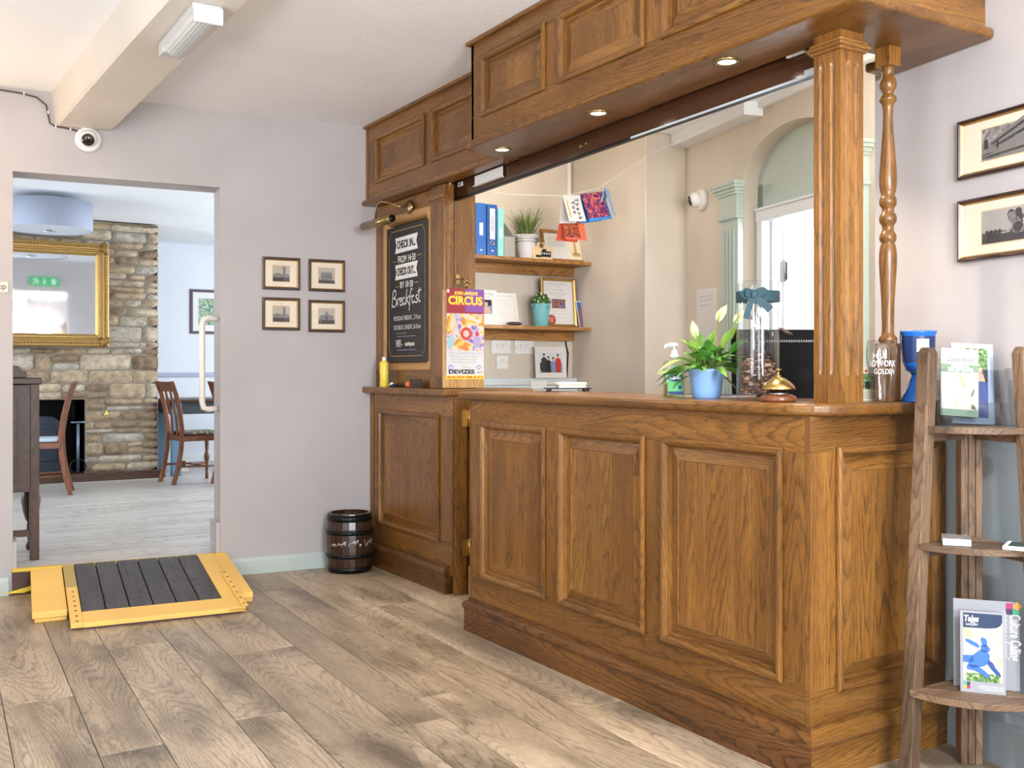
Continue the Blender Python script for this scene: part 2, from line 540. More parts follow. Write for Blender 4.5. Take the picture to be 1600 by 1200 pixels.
    def stroke(s, pts, wd, m=0, w=0.001):
        """pen stroke in the x-y plane"""
        pts = [Vector((p[0], p[1])) for p in pts]
        L = []
        for i, p in enumerate(pts):
            d = (pts[min(i + 1, len(pts) - 1)] - pts[max(i - 1, 0)])
            d = d.normalized() if d.length > 1e-9 else Vector((1, 0))
            nrm = Vector((-d.y, d.x)) * wd / 2
            L += [(p.x + nrm.x, p.y + nrm.y, w), (p.x - nrm.x, p.y - nrm.y, w)]
        return s.add(L, [(2 * i, 2 * i + 1, 2 * i + 3, 2 * i + 2) for i in range(len(pts) - 1)], m, raw=True)

    def build(s, name, mats, parent=None, bevel=0.0, label=None, seg=2, sub=0):
        off = Vector((0, 0, 0))
        p = parent
        while p is not None:
            off += Vector(p.location)
            p = p.parent
        me = bpy.data.meshes.new(name)
        me.from_pydata([tuple(v - off) for v in s.v], [], s.f)
        if not isinstance(mats, (list, tuple)):
            mats = [mats]
        for m in mats:
            me.materials.append(m)
        me.polygons.foreach_set('material_index', s.mi)
        me.polygons.foreach_set('use_smooth', s.sm)
        a = me.attributes.new('gc', 'FLOAT_VECTOR', 'CORNER')
        a.data.foreach_set('vector', [c for q in s.gc for c in q])
        a = me.attributes.new('tone', 'FLOAT', 'CORNER')
        a.data.foreach_set('value', s.tn)
        me.update()
        o = bpy.data.objects.new(name, me)
        col.objects.link(o)
        if parent is not None:
            o.parent = parent
        if bevel:
            b = o.modifiers.new('bevel', 'BEVEL')
            b.width = bevel
            b.segments = seg
            b.limit_method = 'ANGLE'
            b.angle_limit = R(40)
        if sub:
            b = o.modifiers.new('sub', 'SUBSURF')
            b.levels = b.render_levels = sub
        if label:
            o['label'] = label
        return o


def tag(o, label, cat, group=None, kind=None):
    o['label'] = label
    o['category'] = cat
    if group:
        o['group'] = group
    if kind:
        o['kind'] = kind
    return o


def thing(name, label, cat, loc=(0, 0, 0), group=None):
    o = bpy.data.objects.new(name, None)
    o.empty_display_size = 0.05
    col.objects.link(o)
    o.location = loc
    return tag(o, label, cat, group)


def struct(mb, name, mats, parent=None, bevel=0.0):
    o = mb.build(name, mats, parent, bevel)
    if parent is None:
        o['kind'] = 'structure'
    return o


def copy_tree(o, parent=None):
    c = o.copy()
    col.objects.link(c)
    c.parent = parent
    for ch in [x for x in bpy.data.objects if x.parent == o]:
        copy_tree(ch, c)
    return c


def arc(cx_, cy_, r, a0, a1, n):
    return [(cx_ + r * math.cos(R(a0 + (a1 - a0) * i / n)), cy_ + r * math.sin(R(a0 + (a1 - a0) * i / n))) for i in range(n + 1)]


H0 = 2.61      # ceiling height
DWD = -5.71    # bearing of the doorway wall
NRM = math.hypot(1, 0.1)


def dwp(X, off=0.0):
    """a point on the doorway wall at this X, moved off it into the room"""
    return (X - off * 0.1 / NRM, 5.80 - 0.1 * X - off / NRM)


RWD = math.degrees(math.atan2(-0.987, -0.163))
BWD = math.degrees(math.atan2(-0.976, -0.218))


# ============================================================ THE SETTING
def wall_holes(mb, u0, u1, v0, v1, holes, w0, w1, m=0):
    """upright slab in a face frame with rectangular holes (ua, ub, va, vb)"""
    holes = sorted(holes)
    x = u0
    for a, b, c, d in holes:
        mb.box(x, a, v0, v1, w0, w1, m)
        if c > v0:
            mb.box(a, b, v0, c, w0, w1, m)
        if d < v1:
            mb.box(a, b, d, v1, w0, w1, m)
        x = b
    mb.box(x, u1, v0, v1, w0, w1, m)


def window(name, M, a, b, c, d):
    t = thing(name, '', '', (0, 0, 0))
    del t['label']; del t['category']
    t['kind'] = 'structure'
    f = MB(M)
    f.frame(a, b, c, d, [(0, -.12), (0, 0.0), (.05, 0.0), (.05, -.08), (.05, -.12)])
    for k in (1, 2):
        x = a + (b - a) * k / 3
        f.box(x - .015, x + .015, c, d, -.1, -.06)
    f.box(a, b, (c + d) / 2 - .02, (c + d) / 2 + .02, -.1, -.06)
    f.build('window_frame', WHITEP, t)
    g = MB(M)
    g.box(a + .04, b - .04, c + .04, d - .04, -.085, -.081)
    g.build('pane', GLASS, t)


# reception floor: wide oak boards
fl = MB()
cuts = [0.37, 0.595, 0.784, 1.028, 1.198, 1.475, 1.64, 1.85, 2.04, 2.27, 2.46, 2.68, 2.86]
x = 0.37
while x > -2.8:
    x -= random.choice((.18, .2, .235, .17, .25))
    cuts.insert(0, x)
while cuts[-1] < 5.5:
    cuts.append(cuts[-1] + random.choice((.18, .2, .23)))
fixed = {4: [2.65], 5: [3.55], 3: []}
sl = 0.037
for k in range(len(cuts) - 1):
    a, b = cuts[k] + .0012, cuts[k + 1] - .0012
    y = -2.4 - random.random() * 1.5
    yl = 5.79 - .1 * cuts[k + 1]
    yl = min(yl, 5.95) if cuts[k + 1] < 2.5 else 5.5
    while y < yl - .05:
        L = random.uniform(1.0, 2.3)
        y2 = min(y + L, yl)
        lo, hi = max(y, -2.4) + .001, y2 - .001
        if hi - lo > .05:
            f = lambda X, Y: (X + (Y - 4.8) * sl, Y)
            T = random.random()
            vs = [(*f(a, lo), -.02), (*f(b, lo), -.02), (*f(b, hi), -.02), (*f(a, hi), -.02), (*f(a, lo), 0), (*f(b, lo), 0), (*f(b, hi), 0), (*f(a, hi), 0)]
            fl.add(vs, [(4, 5, 6, 7), (0, 1, 5, 4), (1, 2, 6, 5), (2, 3, 7, 6), (3, 0, 4, 7)], 0, 'y')
        y = y2
fl.box(-2.9, 5.6, -2.5, 6.1, -.06, -.006, 1)
struct(fl, 'floor', [FLOORW, BLACK], bevel=.0016)

# raised dining-room floor of pale laminate
fl = MB()
y = 5.96
while y < 11.6:
    x = -2.3 - random.random()
    while x < 5.4:
        L = 1.3
        lo, hi = max(x, -2.3 if y > 6.3 else -.9), min(x + L, 5.4)
        if hi - lo > .01:
          fl.box(lo + .0004, hi - .0004, y + .0004, y + .1296, .11, .13, 0, 'x')
        x += L
    y += .13
fl.box(-2.3, 5.4, 6.2, 11.7, .0, .1285, 1)
T = F((0, 5.80, 0), DWD)
fl.M = T
fl.box(.5, 1.64, .0, .1287, -.13, -.002, 1)
fl.box(-2.2, 5.2, .0, .1288, -.24, -.2, 1)
fl.box(.548, 1.592, .1292, .1302, -.36, -.004, 0, 'x')
struct(fl, 'floor', [LAMIN, DARKW])

cl = MB()
cl.prism([(-2.9, -2.5), (5.6, -2.5), (5.6, 5.3), (2.7, 5.62), (-2.9, 6.18)], H0, H0 + .1)
struct(cl, 'ceiling', CEIL)
cl = MB()
cl.prism([(-2.4, 6.14), (5.5, 5.35), (5.5, 11.7), (-2.4, 11.7)], 2.58, 2.609)
struct(cl, 'ceiling', DINC)

wl = MB(F((0, 5.80, 0), DWD))
wall_holes(wl, -2.85, 2.66, 0, H0, [(.548, 1.590, 0, 2.181)], -.2, 0)
struct(wl, 'wall_front', WALL)
wl = MB()
wl.box(-2.9, -2.75, -2.5, 5.95, 0, H0)
wl = MB(F((-2.75, -2.5, 0), 90))
wall_holes(wl, 0, 8.5, 0, H0, [(2.65, 4.35, .9, 2.3)], -.15, 0)
struct(wl, 'wall_left', WALL)
window('window_1', F((-2.75, -2.5, 0), 90), 2.65, 4.35, .9, 2.3)
wl = MB(F((5.6, -2.35, 0), 180))
wall_holes(wl, 0, 8.5, 0, H0, [(4.63, 5.53, .7, 2.3), (6.55, 7.75, .8, 2.3)], -.15, 0)
struct(wl, 'wall_back', WALL)
window('window_2', F((5.6, -2.35, 0), 180), 4.63, 5.53, .7, 2.3)
window('window_3', F((5.6, -2.35, 0), 180), 6.55, 7.75, .8, 2.3)
RW = F((2.785, 1.80, 0), RWD)
wl = MB(RW)
wl.box(-.46, 4.3, 1.0, H0, -.14, 0, 0)
wl.box(-.46, 4.3, 0, 1.0, -.14, 0, 1)
struct(wl, 'wall_right', [WALL, DADO])

# dining-room walls
wl = MB(F((-2.25, 5.7, 0), 90))
wall_holes(wl, 0, 6, 0, 2.7, [(1.5, 3.6, .8, 2.3)], -.15, 0)
struct(wl, 'wall_dining_left', DINW)
window('window_4', F((-2.25, 5.7, 0), 90), 1.5, 3.6, .8, 2.3)
wl = MB(F((5.3, 11.7, 0), -90))
wall_holes(wl, 0, 6.1, 0, 2.7, [(1.7, 4.3, .7, 2.4)], -.15, 0)
struct(wl, 'wall_dining_right', DINW)
window('window_5', F((5.3, 11.7, 0), -90), 1.7, 4.3, .7, 2.4)
wl = MB()
wl.box(-2.4, 5.45, 11.5, 11.65, 0, 2.7)
struct(wl, 'wall_dining_back', DINW)
wl = MB()
wl.box(2.25, 5.3, 11.478, 11.5, 1.095, 1.125)
wl.box(2.25, 5.3, 11.486, 11.5, 1.085, 1.135)
struct(wl, 'trim_4', plain('lilac_grey_rail', 'a9afc6', .5))
wl = MB()
wl.box(2.25, 5.3, 11.48, 11.5, .13, .24)
struct(wl, 'baseboard_dining', WHITEP, bevel=.004)

# office walls
wl = MB()
wl.box(2.64, 4.2, 5.52, 5.70, 0, H0)
struct(wl, 'wall_office_left', OFFW)
wl = MB()
wl.box(3.907, 4.6, 4.747, 5.52, 0, H0)
struct(wl, 'wall_office_pier', OFFW, bevel=.008)
BW = F((4.224, 4.747, 0), BWD)
wl = MB(BW)
ua, ub, uc, a_, b_, zs = .653, 1.547, 1.10, .447, .255, 2.195
wl.box(-.1, ua, 0, H0, -.16, 0)
wl.box(ub, 4.6, 0, H0, -.16, 0)
N = 28
ap = [(uc - a_ * math.cos(PI * i / N), zs + b_ * math.sin(PI * i / N)) for i in range(N + 1)]
for i in range(N):
    (x0, z0), (x1, z1) = ap[i], ap[i + 1]
    wl.add([(x0, z0, 0), (x1, z1, 0), (x1, H0, 0), (x0, H0, 0)], [(0, 1, 2, 3)])
    wl.add([(x0, z0, 0), (x1, z1, 0), (x1, z1, -.16), (x0, z0, -.16)], [(3, 2, 1, 0)])
struct(wl, 'wall_office_back', OFFW)
# the arched doorway: sage pilasters, capitals, tympanum and door lining
door = thing('door_2', '', '', (4.0, 3.7, 0))
del door['label']; del door['category']
door['kind'] = 'structure'
tp = MB(BW)
tp.add([(x, z, -.10) for x, z in ap] + [(ub, 2.03, -.10), (ua, 2.03, -.10)], [tuple(range(N + 3))[::-1]])
tp.box(ua, ua + .05, 0, 2.2, -.14, -.10)
tp.box(ub - .05, ub, 0, 2.2, -.14, -.10)
tp.build('tympanum', SAGE, door)
for s0 in (.484, 1.547):
    pl = MB(BW)
    x0, x1 = s0, s0 + .178
    pl.box(x0, x1, 0, 2.02, 0, .035)
    for k in range(4):
        xx = x0 + .028 + k * .035
        pl.box(xx, xx + .017, .2, 1.95, .035, .043)
    pl.build('pilaster', SAGE, door, bevel=.003)
    cp = MB(BW)
    cp.box(x0 - .004, x1 + .004, 2.02, 2.15, 0, .045)
    cp.box(x0 - .012, x1 + .012, 2.01, 2.03, 0, .055)
    for k, (e, z) in enumerate(((.012, 2.145), (.022, 2.160), (.036, 2.178), (.044, 2.195))):
        cp.box(x0 - e, x1 + e, z, z + .02, 0, .045 + e)
    cp.build('capital', SAGE, door, bevel=.003)
ln = MB(BW)
ln.box(ua + .03, ua + .085, 0, 2.03, -.13, -.07)
ln.box(ub - .085, ub - .03, 0, 2.03, -.13, -.07)
ln.box(ua + .03, ub - .03, 1.985, 2.045, -.13, -.065)
ln.box(ua + .03, ub - .03, 2.045, 2.06, -.13, -.055)
ln.box(ua + .06, ua + .1, 0, 1.99, -.2, -.13)
ln.build('door_lining', WHITEP, door, bevel=.003)
lf = MB(F((BW @ Vector((ua + .11, 0, -.2)))[:], BWD + 112))
lf.box(0.0, .78, .01, 1.98, -.04, 0)
lf.build('door_leaf', WHITEP, door, bevel=.002)
hg = MB(BW)
hg.box(ua + .095, ua + .135, 1.66, 1.76, -.235, -.205)
hg.tube([(ua + .115, 1.65, -.2), (ua + .115, 1.77, -.2)], .007)
hg.build('hinge', STEEL, door)
# passage beyond the arched doorway
wl = MB(BW)
wl.box(-.6, 3.2, 0, H0, -1.75, -1.6)
wl.box(-.75, -.6, 0, H0, -1.75, -.1)
wl.box(3.2, 3.35, 0, H0, -1.75, -.1)
struct(wl, 'wall_passage', WHITEP)
cl = MB(BW)
cl.box(-.75, 3.35, 2.42, 2.5, -1.75, -.16)
struct(cl, 'ceiling', CEIL)
# ceiling box along the office back wall
cb = MB(BW)
cb.box(0.02, .86, 2.535, H0, 0, .12)
cb.box(.0, 3.4, 2.575, H0, 0, .035)
struct(cb, 'trim_2', WHITEP, bevel=.003)
# reception beam, running away from the camera to the doorway wall, tapering slightly
bm = MB()
ya, yb = -2.3, 5.74
xl = lambda y: .745 + (5.72 - y) * .034
xr = lambda y: 1.022 + (5.70 - y) * .022
n = 10
rs = []
for i in range(n + 1):
    y = ya + (yb - ya) * i / n
    z = 2.438 + .005 * math.sin(i * 1.7)
    q = .012
    rs.append([(xl(y) - .02, y, H0 + .01), (xl(y), y, z + q), (xl(y) + q, y, z), (xr(y) - q, y, z), (xr(y), y, z + q), (xr(y) + .005, y, H0 + .01)])
bm.rings(rs, 0, False)
struct(bm, 'trim_1', BEAMP)


# skirtings
def skirt(M, u0, u1, h, name, mat, th=.018, z0=0.0):
    s = MB(M)
    s.prism([(0, 0), (th, 0), (th, h - .035), (th - .004, h - .03), (th - .004, h - .022), (th * .45, h - .008), (th * .35, h), (0, h)], 0, 1)
    s2 = MB(M)
    pr = [(0, z0), (th, z0), (th, z0 + h - .035), (th - .004, z0 + h - .03), (th - .004, z0 + h - .02), (th * .5, z0 + h - .006), (th * .35, z0 + h), (0, z0 + h)]
    s2.rings([[(u, v, w_) for w_, v in pr] for u in (u0, u1)], 0, False)
    return struct(s2, name, mat)


DW = F((0, 5.80, 0), DWD)
skirt(DW, 1.612, 2.44, .092, 'baseboard_front', SKIRT, .02)
skirt(DW, -2.75, .53, .092, 'baseboard_front', SKIRT, .02)
skirt(RW, -.2, 4.2, .155, 'baseboard_right', DADO, .022)
# little skirting returns inside the doorway
jb = MB(DW)
jb.box(1.566, 1.590, .13, .30, -.2, .004)
jb.box(.548, .566, .13, .27, -.2, .004)
struct(jb, 'trim_3', WALL, bevel=.003)
st = MB(DW)
st.box(.545, 1.615, .0, .118, 0, .012, 0, 'x')
st.box(.545, 1.615, .116, .133, -.01, .02, 1, 'x')
struct(st, 'trim_5', [DARKW, plain('bright_yellow_nosing', 'd8b231', .5)], bevel=.002)

# ============================================================ OAK WOODWORK
RAISED = [(0, -.022), (-.004, .002), (-.014, .003), (-.013, .010), (-.006, .014), (.003, .013), (.009, .008), (.012, .000), (.013, -.012), (.020, -.014), (.058, -.0055), (.060, -.0075)]


def joinery(fr, u0, u1, v0, v1, panels, th=.022):
    """stiles and rails round the panel openings (ua, ub, va, vb), front face at w = 0"""
    va = min(p[2] for p in panels)
    vb = max(p[3] for p in panels)
    fr.box(u0, u1, v0, va, -th, 0, 0, 'x')
    fr.box(u0, u1, vb, v1, -th, 0, 0, 'x')
    x = u0
    for a, b, c, d in panels:
        fr.box(x, a, va, vb, -th, 0, 0, 'y')
        x = b
    fr.box(x, u1, va, vb, -th, 0, 0, 'y')


def plinth(mb, u0, u1, w0, h=.145, m=0, out=.028, ret0=False, ret1=False):
    pr = [(w0 - .03, 0), (w0 + out - .004, 0), (w0 + out - .004, h - .05), (w0 + out - .001, h - .047), (w0 + out + .004, h - .036), (w0 + out + .002, h - .022), (w0 + out - .008, h - .014), (w0 + .010, h - .010), (w0 + .010, h), (w0 - .03, h)]
    mb.rings([[(u0 - (w_ if ret0 else 0), v, w_) for w_, v in pr][::-1], [(u1 + (w_ if ret1 else 0), v, w_) for w_, v in pr][::-1]], m, False, g='x')


# --- the counter
X0 = 2.20
counter = thing('reception_counter', 'long panelled oak reception counter with three front panels and a moulded plinth', 'counter', (2.45, 2.9, 0))
b = MB()
b.box(X0 + .023, 2.62, 1.975, 3.875, .0, 1.02, 0, 'z')
b.build('carcass', OAK, counter)
CF = F((X0, 3.88, 0), -90)
P3 = [(3.88 - 3.78, 3.88 - 3.30, .262, .916), (3.88 - 3.18, 3.88 - 2.687, .262, .916), (3.88 - 2.573, 3.88 - 2.065, .262, .916)]
f = MB(CF)
joinery(f, 0, 1.907, 0.1, 1.023, P3)
fo = f.build('front_frame', OAK, counter, bevel=.0015)
for a, b_, c, d in P3:
    p = MB(CF)
    p.panel(a, b_, c, d, RAISED)
    p.build('raised_panel', OAK, fo)
CS = F((X0, 1.95, 0), 0)
PS = [(.118, .555, .245, .92)]
f = MB(CS)
joinery(f, 0.0, .625, 0.1, 1.023, PS)
fo = f.build('side_frame', OAK, counter, bevel=.0015)
p = MB(CS)
p.panel(*PS[0], RAISED)
p.build('raised_panel', OAK, fo)
p = MB(CF)
plinth(p, -.0, 1.93, 0, ret0=True, ret1=True)
p.build('plinth', OAKD, counter, label='darker grained plinth board')
p = MB(CS)
plinth(p, 0, .62, 0, ret0=True)
p.build('plinth', OAK, counter)
p = MB()
p.box(2.2, 2.62, 3.876, 3.895, 0, 1.02, 0, 'z')
p.build('end_panel', OAK, counter)

# --- continuous worktop
wt = MB()
pts = [(2.17, 3.965 - .02), (2.172, 3.957), (2.185, 3.965)] + [(2.66, 3.965), (2.66, 2.26), (2.84, 2.26), (2.80, 1.905)] + arc(2.17 + .13, 1.905 + .13, .13, 270, 180, 10)[0:]
wt.prism(pts, 1.023, 1.058, 0, 'y')
o = wt.build('worktop', OAK, bevel=.012, seg=4)
tag(o, 'polished oak worktop with rounded corner running the length of the reception counter', 'worktop')

# --- cabinet at the left end
cab = thing('panelled_cabinet', 'tall-plinthed oak cabinet with one raised panel in the corner beside the small barrel', 'cabinet', (2.7, 5.0, 0))
b = MB()
b.box(2.48, 3.0, 4.54, 5.5, 0, 1.02, 0, 'z')
b.build('carcass', OAK, cab)
KF = F((2.457, 5.552, 0), -90)
kp = [(.125, .87, .265, .912)]
f = MB(KF)
joinery(f, .045, 1.02, .1, 1.023, kp)
f.box(0.0, .036, .1, 1.023, -.02, .006, 0, 'y')
fo = f.build('front_frame', OAK, cab, bevel=.002)
p = MB(KF)
p.panel(*kp[0], RAISED)
p.build('raised_panel', OAK, fo)
p = MB(KF)
plinth(p, 0.0, .985, 0)
p.build('plinth', OAKD, cab, label='darker grained plinth board')
p = MB()
p.box(2.465, 2.535, 4.515, 4.54, 0, 1.02, 0, 'z')
p.build('hinge_post', OAK, cab, bevel=.002)
st = MB()
st.prism([(2.40, 5.555), (2.95, 5.5), (2.95, 4.52), (2.40, 4.52)], 1.023, 1.058, 0, 'y')
o = st.build('ledge', OAK, bevel=.008, seg=3)
tag(o, 'oak ledge board under the blackboard with a spray can on it', 'shelf')

# --- gate, standing open beside the cabinet
gate = thing('counter_gate', 'narrow pale oak gate on brass hinges between cabinet and counter', 'gate', (2.55, 4.49, 0.02))
g = MB()
g.box(2.545, 3.05, 4.465, 4.495, .03, 1.015, 0, 'z')
g.build('leaf', OAKL, gate, bevel=.002)
g = MB(F((2.545, 4.465, 0), 0))
plinth(g, -.015, .5, 0, .15, out=.02)
g.build('plinth', OAKL, gate)
for z in (.20, .865):
    h = MB()
    h.box(2.50, 2.540, 4.508, 4.514, z, z + .085)
    h.tube([(2.543, 4.503, z - .004), (2.543, 4.503, z + .089)], .006)
    h.box(2.541, 2.547, 4.47, 4.505, z, z + .085)
    h.build('hinge', BRASS, gate)

# --- upper backboard with its frame
ub_ = thing('backboard', 'oak panelling around the blackboard with a plain capped pilaster at its right', 'panelling', (2.6, 5.1, 1.06))
UF = F((2.49, 5.555, 0), -90)
f = MB(UF)
joinery(f, 0.0, .775, 1.058, 2.130, [(.145, .725, 1.165, 2.035)], th=.03)
f.box(0, .775, 1.058, 2.130, -.105, -.03, 0, 'y')
f.box(.775, .925, 1.058, 2.130, -.03, 0, 0, 'y')
f.build('board', OAK, ub_, bevel=.002)
f = MB(UF)
f.frame(.135, .735, 1.155, 2.045, [(0, -.01), (0, .010), (.006, .014), (.03, .014), (.042, .006), (.052, -.01), (.052, -.03)])
f.build('moulding', OAKL, ub_)
p = MB(UF)
p.box(.775, .925, 1.058, 2.130, 0, .028, 0, 'y')
for zz, e, hh in ((2.045, .006, .01), (2.055, .012, .028)):
    p.box(.775 - e, .925 + e, zz, zz + hh, -.004, .028 + e, 0, 'x')
p.box(.77, .93, 1.058, 1.12, -.004, .034, 0, 'y')
p.build('pilaster', OAK, ub_, bevel=.003)
p = MB()
p.box(2.563, 2.69, 4.70, 4.74, 1.058, 2.2, 0, 'z')
p.build('jamb', OAK, ub_, bevel=.002)

# --- canopy
can = thing('canopy', 'projecting panelled oak canopy over the counter with raised panels, up to the ceiling', 'canopy', (2.5, 3.0, 2.13))
b = MB()
b.box(2.222, 2.365, 2.06, 3.86, 2.166, H0, 0, 'y')
b.build('carcass', OAK, can)
b = MB()
b.box(2.452, 2.58, 4.80, 5.54, 2.166, H0, 0, 'y')
b.build('carcass', OAK, can)
AF = F((2.2, 3.88, 0), -90)
PU = [(.10, .58, 2.272, 2.512), (.70, 1.193, 2.272, 2.512), (1.307, 1.815, 2.272, 2.512)]
f = MB(AF)
joinery(f, 0, 2.049, 2.165, 2.60, PU)
fo = f.build('front_frame', OAK, can, bevel=.0015)
for q in PU:
    p = MB(AF)
    p.panel(*q, RAISED)
    p.build('raised_panel', OAK, fo)
f = MB(F((2.2, 1.80, 0), 0))
f.box(0, .60, 2.165, 2.60, -.03, 0, 0, 'x')
fo = f.build('side_frame', OAK, can, bevel=.0015)
f = MB()
f.box(2.2, 2.45, 3.86, 3.882, 2.165, 2.6, 0, 'z')
f.build('end_panel', OAK, can)
BF = F((2.43, 5.558, 0), -90)
PB = [(.138, .76, 2.262, 2.512), (.865, 1.50, 2.262, 2.512)]
f = MB(BF)
joinery(f, .028, 1.69, 2.155, 2.60, PB)
f.box(0, .025, 2.155, 2.6, -.02, .004, 0, 'y')
fo = f.build('fascia_frame', OAK, can, bevel=.0015)
for q in PB:
    p = MB(BF)
    p.panel(*q, RAISED)
    p.build('raised_panel', OAK, fo)
s = MB()
pts = [(2.172, 1.765)] + arc(2.172 + .10, 3.93 - .09, .10, 180, 110, 8) + [(2.40, 3.965)] + [(2.40, 5.565), (2.585, 5.54), (2.585, 4.79), (2.515, 4.78), (2.382, 2.06), (2.735, 2.06), (2.735, 2.2), (2.85, 2.2), (2.78, 1.765)]
s.prism(pts, 2.133, 2.166, 0, 'y')
s.build('soffit', OAK, can, bevel=.012, seg=4)
c = MB()
c.prism([(2.178, 1.785), (2.178, 3.90), (2.408, 3.90), (2.408, 5.562), (2.5, 5.54), (2.5, 3.8), (2.5, 3.8), (2.5, 1.785)], 2.592, 2.609, 0, 'y')
c.build('cornice', OAK, can, bevel=.006)
for x, y in ((2.312, 3.80), (2.295, 3.07), (2.262, 2.345)):
    dl = thing('downlight', '', 'downlight', (x, y, 2.133), 'downlights in the canopy soffit')
    r = MB()
    r.lathe([(.043, 2.1335), (.043, 2.129), (.036, 2.1265), (.030, 2.129), (.028, 2.134)], (x, y), cap=False)
    r.build('bezel', BRASSD, dl)
    r = MB()
    r.lathe([(.0285, 2.1315), (.014, 2.1305), (.001, 2.1305)], (x, y))
    r.build('lamp_face', LAMPE, dl)
    sp = bpy.data.lights.new('downlight_beam', 'SPOT')
    sp.energy = 30
    sp.color = (1, .83, .62)
    sp.spot_size = R(95)
    sp.spot_blend = .7
    sp.shadow_soft_size = .025
    so = bpy.data.objects.new('downlight_beam', sp)
    so.location = (x, y, 2.122)
    so.rotation_euler = (0, R(-16), 0)
    col.objects.link(so)
_d = [o for o in bpy.data.objects if o.name.startswith('downlight') and o.type == 'EMPTY']
_d[0]['label'] = 'round brass downlight in the soffit, farthest left of the three'
_d[1]['label'] = 'round brass downlight in the soffit, the middle one of the three'
_d[2]['label'] = 'round brass downlight in the soffit, nearest the fluted post'

# --- roller shutter housing and guide, running slightly askew to the canopy
SHD = math.degrees(math.atan2(-2.61, -.147))
SF = F((2.562, 4.70, 0), SHD)
SL = 2.61
sh = thing('roller_shutter', 'glossy dark brown roller shutter box spanning the hatch under the canopy', 'shutter', (2.6, 3.4, 2.06))
b = MB(SF)
b.box(0, SL, 2.066, 2.585, -.03, 0)
b.box(0, SL, 2.150, 2.156, 0, .006)
b.box(0, SL, 2.162, 2.20, 0, .014)
b.build('housing', BROWNM, sh, bevel=.004)
b = MB(SF)
b.box(0, SL, 2.058, 2.066, -.02, .004, 0)
b.build('bottom_bar', BLACK, sh)
b = MB(SF)
b.box(SL * .62, SL, 2.058, 2.0655, .0045, .008, 0)  # pale strip stands in for the reflection along the bottom bar
b.box(SL - .06, SL, 2.058, 2.078, .004, .016, 0)
b.build('highlight_strip', plain('bar_highlight_grey', 'b9c4cc', .35), sh)
b = MB(SF @ Matrix.Translation((1.22, 2.088, 0)))
b.box(0, .11, 0, .032, 0, .003, 0)
b.lathe([(.010, .003), (.010, .008), (.001, .008)], (.03, .016), 1)
b.lathe([(.004, .003), (.004, .008), (.001, .008)], (.072, .016), 1, n=12)
b.build('lock', [BROWNM, BRASS], sh, bevel=.001)
for u in (.62, 1.62):
    b = MB(SF)
    b.tube([(u, 2.150, .0), (u + .01, 2.142, .028), (u + .055, 2.140, .034), (u + .10, 2.142, .028), (u + .11, 2.150, 0)], .0055)
    b.build('handle', BROWNM, sh)
b = MB()
b.box(2.537, 2.562, 4.70, 4.73, 1.06, 2.06)
b.box(2.515, 2.537, 4.70, 4.73, 1.06, 2.06, 1)
b.build('guide_rail', [BROWNM, BLACK], sh, bevel=.002)
b = MB(SF @ Matrix.Translation((.05, 2.122, .0)))
b.box(0, .05, .0, .022, 0, .004, 0)
for k in range(3):
    b.rect(.008 + k * .013, .016 + k * .013, .006, .016, 1, .0045)
o = b.build('label_plate', [WHITE, INK], sh)
b = MB(SF @ Matrix.Translation((.27, 2.090, .006)))
b.box(0, .30, .0, .050, .006, .009)
b.box(0, .30, -.004, 0, .0, .020)
o = b.build('strip_card', [PAPER, GREYI])
tag(o, 'white strip of paper in a clear holder on the brown shutter box', 'card')
b = MB(SF @ Matrix.Translation((SL - .135, 2.135, .0)))
b.box(0, .075, 0, .026, 0.006, .022, 0)
b.disc(.018, .013, .004, 1, .0225)
b.disc(.055, .013, .004, 1, .0225)
o = b.build('sensor_block', [WHITE, GREYI], bevel=.003)
tag(o, 'small white sensor block on the shutter box beside the fluted post', 'sensor')

# --- fluted post
post = thing('fluted_post', 'square fluted oak post standing on the counter corner up to the canopy', 'post', (2.367, 1.994, 1.058))


def fluted(depth, z):
    """square section with two grooves on each face"""
    h = .049
    c = Vector((2.318 + h, 1.945 + h))
    pts = []
    for k in range(4):
        a = k * PI / 2
        ex, ey = Vector((math.cos(a), math.sin(a))), Vector((-math.sin(a), math.cos(a)))
        prof = [(-h, 0)]
        for gx in (-.020, .020):
            prof += [(gx - .008, 0), (gx - .0055, .62), (gx, 1), (gx + .0055, .62), (gx + .008, 0)]
        for u, dd in prof:
            q = c + ey * u + ex * (h - dd * depth)
            pts.append((q.x, q.y, z))
    return pts


b = MB()
rs = [fluted(0, 1.058), fluted(0, 1.135)]
rs += [fluted(.007 * math.sin(PI / 2 * k / 4), 1.135 + .02 * k / 4) for k in range(1, 5)]
rs += [fluted(.007 * math.cos(PI / 2 * k / 4), 2.028 + .02 * k / 4) for k in range(0, 5)]
rs += [fluted(0, 2.134)]
b.rings(rs, 0, False, True)
b.build('shaft', OAKL if False else OAK, post)
b = MB()
for zz, e, hh in ((2.075, .010, .012), (2.084, .017, .014), (2.098, .011, .010)):
    b.box(2.318 - e, 2.416 + e, 1.945 - e, 2.043 + e, zz, zz + hh, 0, 'x')
b.build('cap_moulding', OAK, post, bevel=.005, seg=3)

